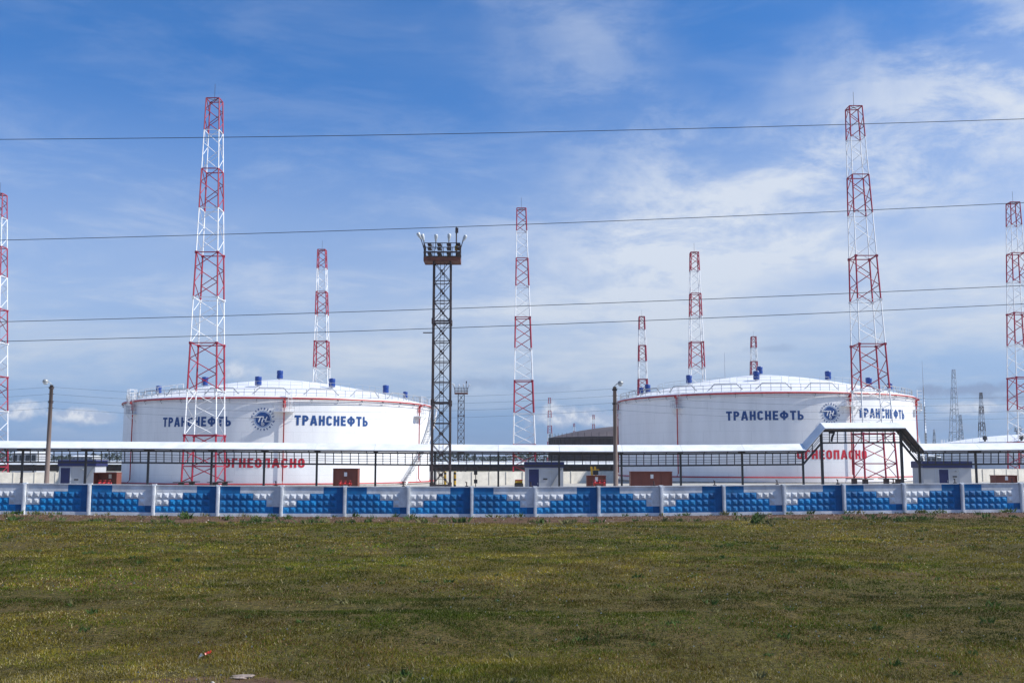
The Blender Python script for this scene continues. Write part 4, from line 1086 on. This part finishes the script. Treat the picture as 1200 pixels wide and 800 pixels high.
def build_far_trestle():
    D = 233.0; x0, x1 = XAT(-70, D), XAT(770, D)
    root = thing('pipe_rack', ((x0 + x1) / 2, D, 0), 'distant low pipe rack with white roof strip, seen under the near canopy', 'pipe rack'); O = root.location
    z = lambda y: P(600, y, D).z
    n = 30
    for i in range(n):
        a = x0 + (x1 - x0) * i / n - O.x; b = x0 + (x1 - x0) * (i + 1) / n - O.x - .05
        MB().add([(a, -2, z(543.6)), (b, -2, z(543.6)), (b, 0, z(540.2)), (a, 0, z(540.2)), (a, 2, z(543.6)), (b, 2, z(543.6)), (a, -2, z(543.9)), (b, -2, z(543.9)), (a, 2, z(543.9)), (b, 2, z(543.9))],
                 [(0, 1, 2, 3), (3, 2, 5, 4), (6, 7, 1, 0), (8, 4, 5, 9), (6, 8, 9, 7)]).build('roof_sheet', M['roof_white'], root)
        bar_obj('post', root, (a, -1, -.3), (a, -1, z(543.8)), .25, M['steel_dark'])
        c = (a + b) / 2; bar_obj('hanger', root, (c, -1.2, z(551)), (c, -1.2, z(543.8)), .12, M['steel_dark'])
    for y, r, mt in ((545.2, .16, 'steel_brown'), (546.9, .20, 'steel_dark'), (548.7, .20, 'steel_brown'), (550.5, .18, 'steel_dark')):
        MB().tube([(x0 - O.x, -.8, z(y)), (x1 - O.x, -.8, z(y))], r, 8).build('pipe', M[mt], root, True)
    MB().box((x0 - O.x, .6, z(551)), (x1 - O.x, .75, z(544.5))).build('back_screen', M['steel_brown'], root)
build_far_trestle()

# ------------------------------------------------------------------ bund walls
def bund(px0, px1, depth, ytop, label, step=3.0, mt='wall_beige', ang=26):
    x0 = XAT(px0, depth); zt = P(600, ytop, depth).z; c, sn = math.cos(R(ang)), math.sin(R(ang)); u1 = (px1 - 600) / 1208.2
    ln = (u1 * depth - x0) / (c - u1 * sn); n = max(1, int(round(ln / step))); w = ln / n
    root = thing('bund_wall', (x0, depth, GZ(x0, depth)), label, 'wall', 'beige concrete bund walls'); zg = root.location.z
    root.rotation_euler = (0, 0, R(ang))
    me = MB().box((.02, -.08, -.4), (w - .02, .08, zt - zg)).mesh('panel', M[mt])
    pm = MB().box((-.07, -.12, -.4), (.07, .12, zt - zg + .03)).mesh('post', M[mt])
    for i in range(n):
        link('panel', me, root, (i * w, RNG.uniform(-.02, .02), RNG.uniform(-.03, .03)))
        link('post', pm, root, (i * w, -.06, 0))
bund(-60, 137, 156, 553.5, 'pale beige concrete wall left of the left tank')
bund(512, 723, 160, 552.8, 'pale beige concrete wall between the two white tanks')
bund(1092, 1270, 172, 549.5, 'pale beige concrete wall right of the right tank')

# ------------------------------------------------------------------ kiosks
def kiosk(x0, x1, depth, ytop, yf, door, label, extra=None, dep=3.3):
    X0, X1 = XAT(x0, depth), XAT(x1, depth); zg = GZ((X0 + X1) / 2, depth); zt = P(600, ytop, depth).z - zg; zf = P(600, yf, depth).z - zg
    root = thing('equipment_kiosk', ((X0 + X1) / 2, depth, zg), label, 'kiosk', 'white and navy equipment kiosks'); w = (X1 - X0) / 2
    MB().box((-w, 0, -.2), (w, dep, zf)).build('wall', M['kiosk_white'], root)
    MB().box((-w - .12, -.14, zf + .002), (w + .12, dep + .14, zt)).build('fascia', M['navy'], root)
    MB().box((-w - .06, -.08, zt + .002), (w + .06, dep + .08, zt + .06)).build('roof', M['galv'], root)
    d0, d1 = XAT(door[0], depth) - root.location.x, XAT(door[1], depth) - root.location.x
    dr = MB().box((d0, -.05, .1), (d1, -.002, zf - .18)).build('door', M['navy'], root)
    MB().box((d1 - .16, -.10, 1.0), (d1 - .10, -.052, 1.2)).build('handle', M['galv'], dr)
    fm = MB()
    for xx in (d0 - .07, d1): fm.box((xx, -.07, .05), (xx + .07, -.003, zf - .10))
    fm.box((d0, -.07, zf - .18), (d1, -.003, zf - .10)); fm.build('frame', M['galv'], dr)
    me = MB().box((-.025, -.03, 0), (.025, -.002, zf)).mesh('panel_joint', M['galv'])
    n = max(2, int(2 * w / 1.2))
    for k in range(1, n):
        xx = -w + 2 * w * k / n
        if not (d0 - .1 < xx < d1 + .1): link('panel_joint', me, root, (xx, 0, 0))
    sx = d1 + .5
    MB().box((sx, -.04, 1.55), (sx + .5, -.004, 1.70)).build('name_plate', M['steel_dark'], root)
    lm = MB(); lm.bar((w * .35, -.004, zf - .45), (w * .35, -.35, zf - .35), .05); lm.box((w * .35 - .15, -.6, zf - .42), (w * .35 + .15, -.3, zf - .30)); lm.build('wall_lamp', M['lamp_grey'], root)
    if extra == 'conduit':
        MB().tube([(w * .2, -.08, .2), (w * .9, -.08, zf - .1)], .06, 6).build('conduit', M['grey_pipe'], root)
kiosk(69.5, 112, 122, 538.6, 546, (72, 83), 'white kiosk with navy band and lit side wall, near the left lamp post', 'conduit')
kiosk(615.5, 660, 122, 541, 547.6, (619.8, 631.5), 'white kiosk with navy band left of the right lamp post', 'conduit')
kiosk(1081.5, 1137.5, 122, 540.5, 548, (1099.5, 1110.5), 'white kiosk with navy band just right of the canopy portal')

# ------------------------------------------------------------------ brown fire cabinets and red hydrants
def cabinet(x0, x1, ytop, depth, label, sticker=None, wings=True, openf=False, dep=1.4):
    X0, X1 = XAT(x0, depth), XAT(x1, depth); xc = (X0 + X1) / 2; zg = GZ(xc, depth); zt = P(600, ytop, depth).z - zg; w = (X1 - X0) / 2
    root = thing('fire_cabinet', (xc, depth, zg), label, 'cabinet', 'brown metal fire equipment shelters')
    MB().box((-w, dep - .06, -.2), (w, dep, zt)).build('back_panel', M['cabinet'], root)
    for s in (-1, 1): MB().box((s * w - .03, -.05, -.2), (s * w + .03, dep - .065, zt)).build('side_panel', M['cabinet'], root)
    MB().box((-w - .06, -.12, zt + .002), (w + .06, dep + .05, zt + .06)).build('top', M['cabinet'], root)
    if not openf:
        n = max(2, int(w * 2 / 1.1)); pw = 2 * (w - .035) / n
        me = MB().box((.012, .12, 0), (pw - .012, .16, zt - .04)).mesh('front_panel', M['cabinet'])
        for k in range(n): link('front_panel', me, root, (-w + .035 + k * pw, 0, 0))
    if sticker:
        s = P(sticker[0], sticker[1], depth + .1); yy = .11 if not openf else dep - .08
        MB().box((s.x - xc - .16, yy - .015, s.z - zg - .22), (s.x - xc + .16, yy, s.z - zg + .22)).build('notice', M['white_steel'], root)
    return root
cabinet(111, 137.5, 554, 113, 'open brown metal shelter against the left kiosk', (124, 558), openf=True)
cabinet(391, 419.5, 549.2, 113, 'tall brown metal shelter in front of the left tank', (405, 555.5))
cabinet(739, 787, 552.8, 113, 'long low brown metal shelter in front of the right tank', (764, 558))
cabinet(688, 709.5, 557.5, 113, 'small brown metal shelter left of the right lamp post', (699, 561))
cabinet(1166, 1190.5, 557.2, 113, 'small brown metal shelter near the right edge', (1179.5, 560))
def hydrant(px, ytop, depth, label, n=3):
    x = XAT(px, depth); zg = GZ(x, depth); zt = P(600, ytop, depth).z - zg; root = thing('hydrant_manifold', (x, depth, zg), label, 'hydrant', 'red hydrant manifolds')
    MB().tube([(-.7, 0, zt - .25), (.7, 0, zt - .25)], .13, 8).build('header_pipe', M['pipe_red'], root, True)
    for s in (-.55, .55): MB().tube([(s, 0, -.2), (s, 0, zt - .25)], .11, 8).build('stand_pipe', M['pipe_red'], root, True)
    for k in range(n):
        xx = -.5 + k / (n - 1)
        o = MB().tube([(xx, 0, zt - .25), (xx, -.3, zt - .22), (xx, -.42, zt - .32)], .08, 8).build('outlet', M['pipe_red'], root, True)
        MB().lathe([(.02, -.02), (.16, -.02), (.16, .03), (.02, .03)], 10, c=(xx, -.1, zt + .02)).build('hand_wheel', M['pipe_red'], root)
hydrant(124, 563, 111, 'red hydrant manifold in front of the open brown shelter at left')
hydrant(405, 563.3, 111, 'red hydrant manifold in front of the tall brown shelter')
hydrant(702, 562.5, 111, 'red hydrant manifold in front of the small brown shelter by the lamp post')

# ------------------------------------------------------------------ small plant
def bollard(px, y0, depth, label):
    x = XAT(px, depth); zg = GZ(x, depth); zt = P(600, y0, depth).z - zg; root = thing('yellow_post', (x, depth, zg), label, 'post', 'yellow pipe posts')
    MB().tube([(0, 0, -.2), (0, 0, zt)], .14, 8).build('post', M['yellow'], root, True)
    bd = MB()
    for k in range(3): bd.lathe([(.145, zt - .25 - k * .7), (.15, zt - .25 - k * .7), (.15, zt - .02 - k * .7), (.145, zt - .02 - k * .7)], 10)
    bd.build('black_band', M['black'], root)
    MB().lathe([(.16, zt), (.16, zt + .05), (0, zt + .08)], 10).build('cap', M['yellow'], root)
bollard(521.8, 553, 118, 'yellow post seen through the left side of the brown floodlight mast')
bollard(533.2, 553, 118, 'yellow post just right of the brown floodlight mast')
def loader():
    D = 118; p = XAT(697, D); zg = GZ(p, D); z = lambda y: P(600, y, D).z - zg
    root = thing('gate_valve', (p, D, zg), 'yellow twin-arm valve frame standing above the small brown shelter', 'valve')
    for s, xx in ((-1, -.35), (1, .25)): MB().bar((xx + .15, 0, -.2), (xx - .1 * s - .15, 0, z(546)), .22).build('arm', M['yellow'], root); 
    MB().box((-.2, -.2, z(556)), (.38, .2, z(551))).build('actuator', M['black'], root)
    MB().box((-.45, -.12, z(550.6)), (.5, .12, z(549.6))).build('crosspiece', M['yellow'], root)
loader()
def signal():
    D = 120; x = XAT(557.5, D); zg = GZ(x, D); z = lambda y: P(600, y, D).z - zg
    root = thing('signal_post', (x, D, zg), 'thin post with two black boxes right of the brown mast', 'signal post')
    MB().tube([(0, 0, -.2), (0, 0, z(551))], .05, 6).build('post', M['steel_dark'], root)
    for a, b in ((556, 551), (566, 561.5)): MB().box((-.2, -.16, z(a)), (.2, .16, z(b))).build('control_box', M['black'], root)
signal()
def pump():
    D = 118; x = XAT(608, D); zg = GZ(x, D); z = lambda y: P(600, y, D).z - zg
    root = thing('pump_unit', (x, D, zg), 'low orange and yellow pump unit beside the middle lattice mast', 'pump')
    MB().box((-.5, -.3, -.2), (.5, .3, z(566))).build('skid', M['steel_dark'], root)
    MB().tube([(-.45, 0, z(564)), (.4, 0, z(564))], .2, 10).build('motor', M['yellow'], root, True)
    MB().box((-.4, -.25, z(562.4)), (.45, .25, z(561.6))).build('cover', M['pipe_red'], root)
pump()

# ------------------------------------------------------------------ far buildings and wood
def building(x0, x1, ytop, depth, label, wins, roof='roof_white', wall='kiosk_white'):
    X0, X1 = XAT(x0, depth), XAT(x1, depth); xc = (X0 + X1) / 2; w = (X1 - X0) / 2; zt = P(600, ytop, depth).z
    root = thing('far_building', (xc, depth, 0), label, 'building', 'far low buildings')
    MB().box((-w, 0, -.3), (w, 9, zt - .5)).build('wall', M[wall], root)
    MB().add([(-w - .4, -.4, zt - .5), (w + .4, -.4, zt - .5), (w + .4, 4.5, zt), (-w - .4, 4.5, zt), (w + .4, 9.4, zt - .5), (-w - .4, 9.4, zt - .5)], [(0, 1, 2, 3), (3, 2, 4, 5), (0, 3, 5), (1, 4, 2), (0, 5, 4, 1)]).build('roof', M[roof], root)
    for k in range(wins):
        a = -w + 2 * w * (k + .2) / wins; b = -w + 2 * w * (k + .8) / wins
        f = MB().box((a, -.10, zt - 2.9), (b, -.002, zt - 1.1)).build('window', M['window_dark'], root)
        MB().box((a - .1, -.2, zt - 3.05), (b + .1, -.003, zt - 2.92)).build('sill', M['galv'], f)
building(14, 43, 528.5, 300, 'far white building with dark windows at left, under the canopy', 4)
building(84, 108, 533.3, 420, 'far low white building right of the left lamp post', 5)
building(1078, 1098, 533, 400, 'far low white building behind the right kiosk, left one', 3)
building(1102, 1124, 534.5, 420, 'far low white building behind the right kiosk, right one', 4)
def wood():
    n = 26000; D0, D1 = 900, 1000
    x = NP.uniform(-1000, 1000, n); y = NP.uniform(D0, D1, n)
    top = 6.0 + 4.5 * vnoise(x + 3000, y * 0, 14, 51) + 3.0 * vnoise(x + 3000, y * 0, 45, 52)
    z = NP.rand(n) ** .7 * top; s = NP.uniform(.6, 1.6, n); V = []
    for k in range(3): V.append(np.stack([x + NP.normal(0, 1, n) * s, y + NP.normal(0, 1, n) * s, np.maximum(z + NP.normal(0, .8, n) * s, -.5)], -1))
    V = np.stack(V, 1).reshape(-1, 3); T = np.repeat(np.array([[.035, .052, .026]]) * NP.uniform(.6, 1.4, (n, 1)), 3, 0)
    tag(link('far_wood', tri_mesh('far_wood', V, T, M['blades'])), 'far dark line of trees along the horizon', 'wood', kind='stuff')
wood()

# ------------------------------------------------------------------ air
def haze():
    m = bpy.data.materials.new('haze'); m.use_nodes = True; t = m.node_tree; t.nodes.clear()
    v = t.nodes.new('ShaderNodeVolumePrincipled'); v.inputs['Color'].default_value = (.80, .88, 1, 1); v.inputs['Density'].default_value = .00013; v.inputs['Anisotropy'].default_value = .2
    o = t.nodes.new('ShaderNodeOutputMaterial'); t.links.new(v.outputs[0], o.inputs['Volume'])
    tag(MB().box((-6100, -450, -1.8), (6100, 9100, 62)).build('haze', m), 'thin pale blue haze in the air over the plant', 'haze', kind='stuff')
haze()
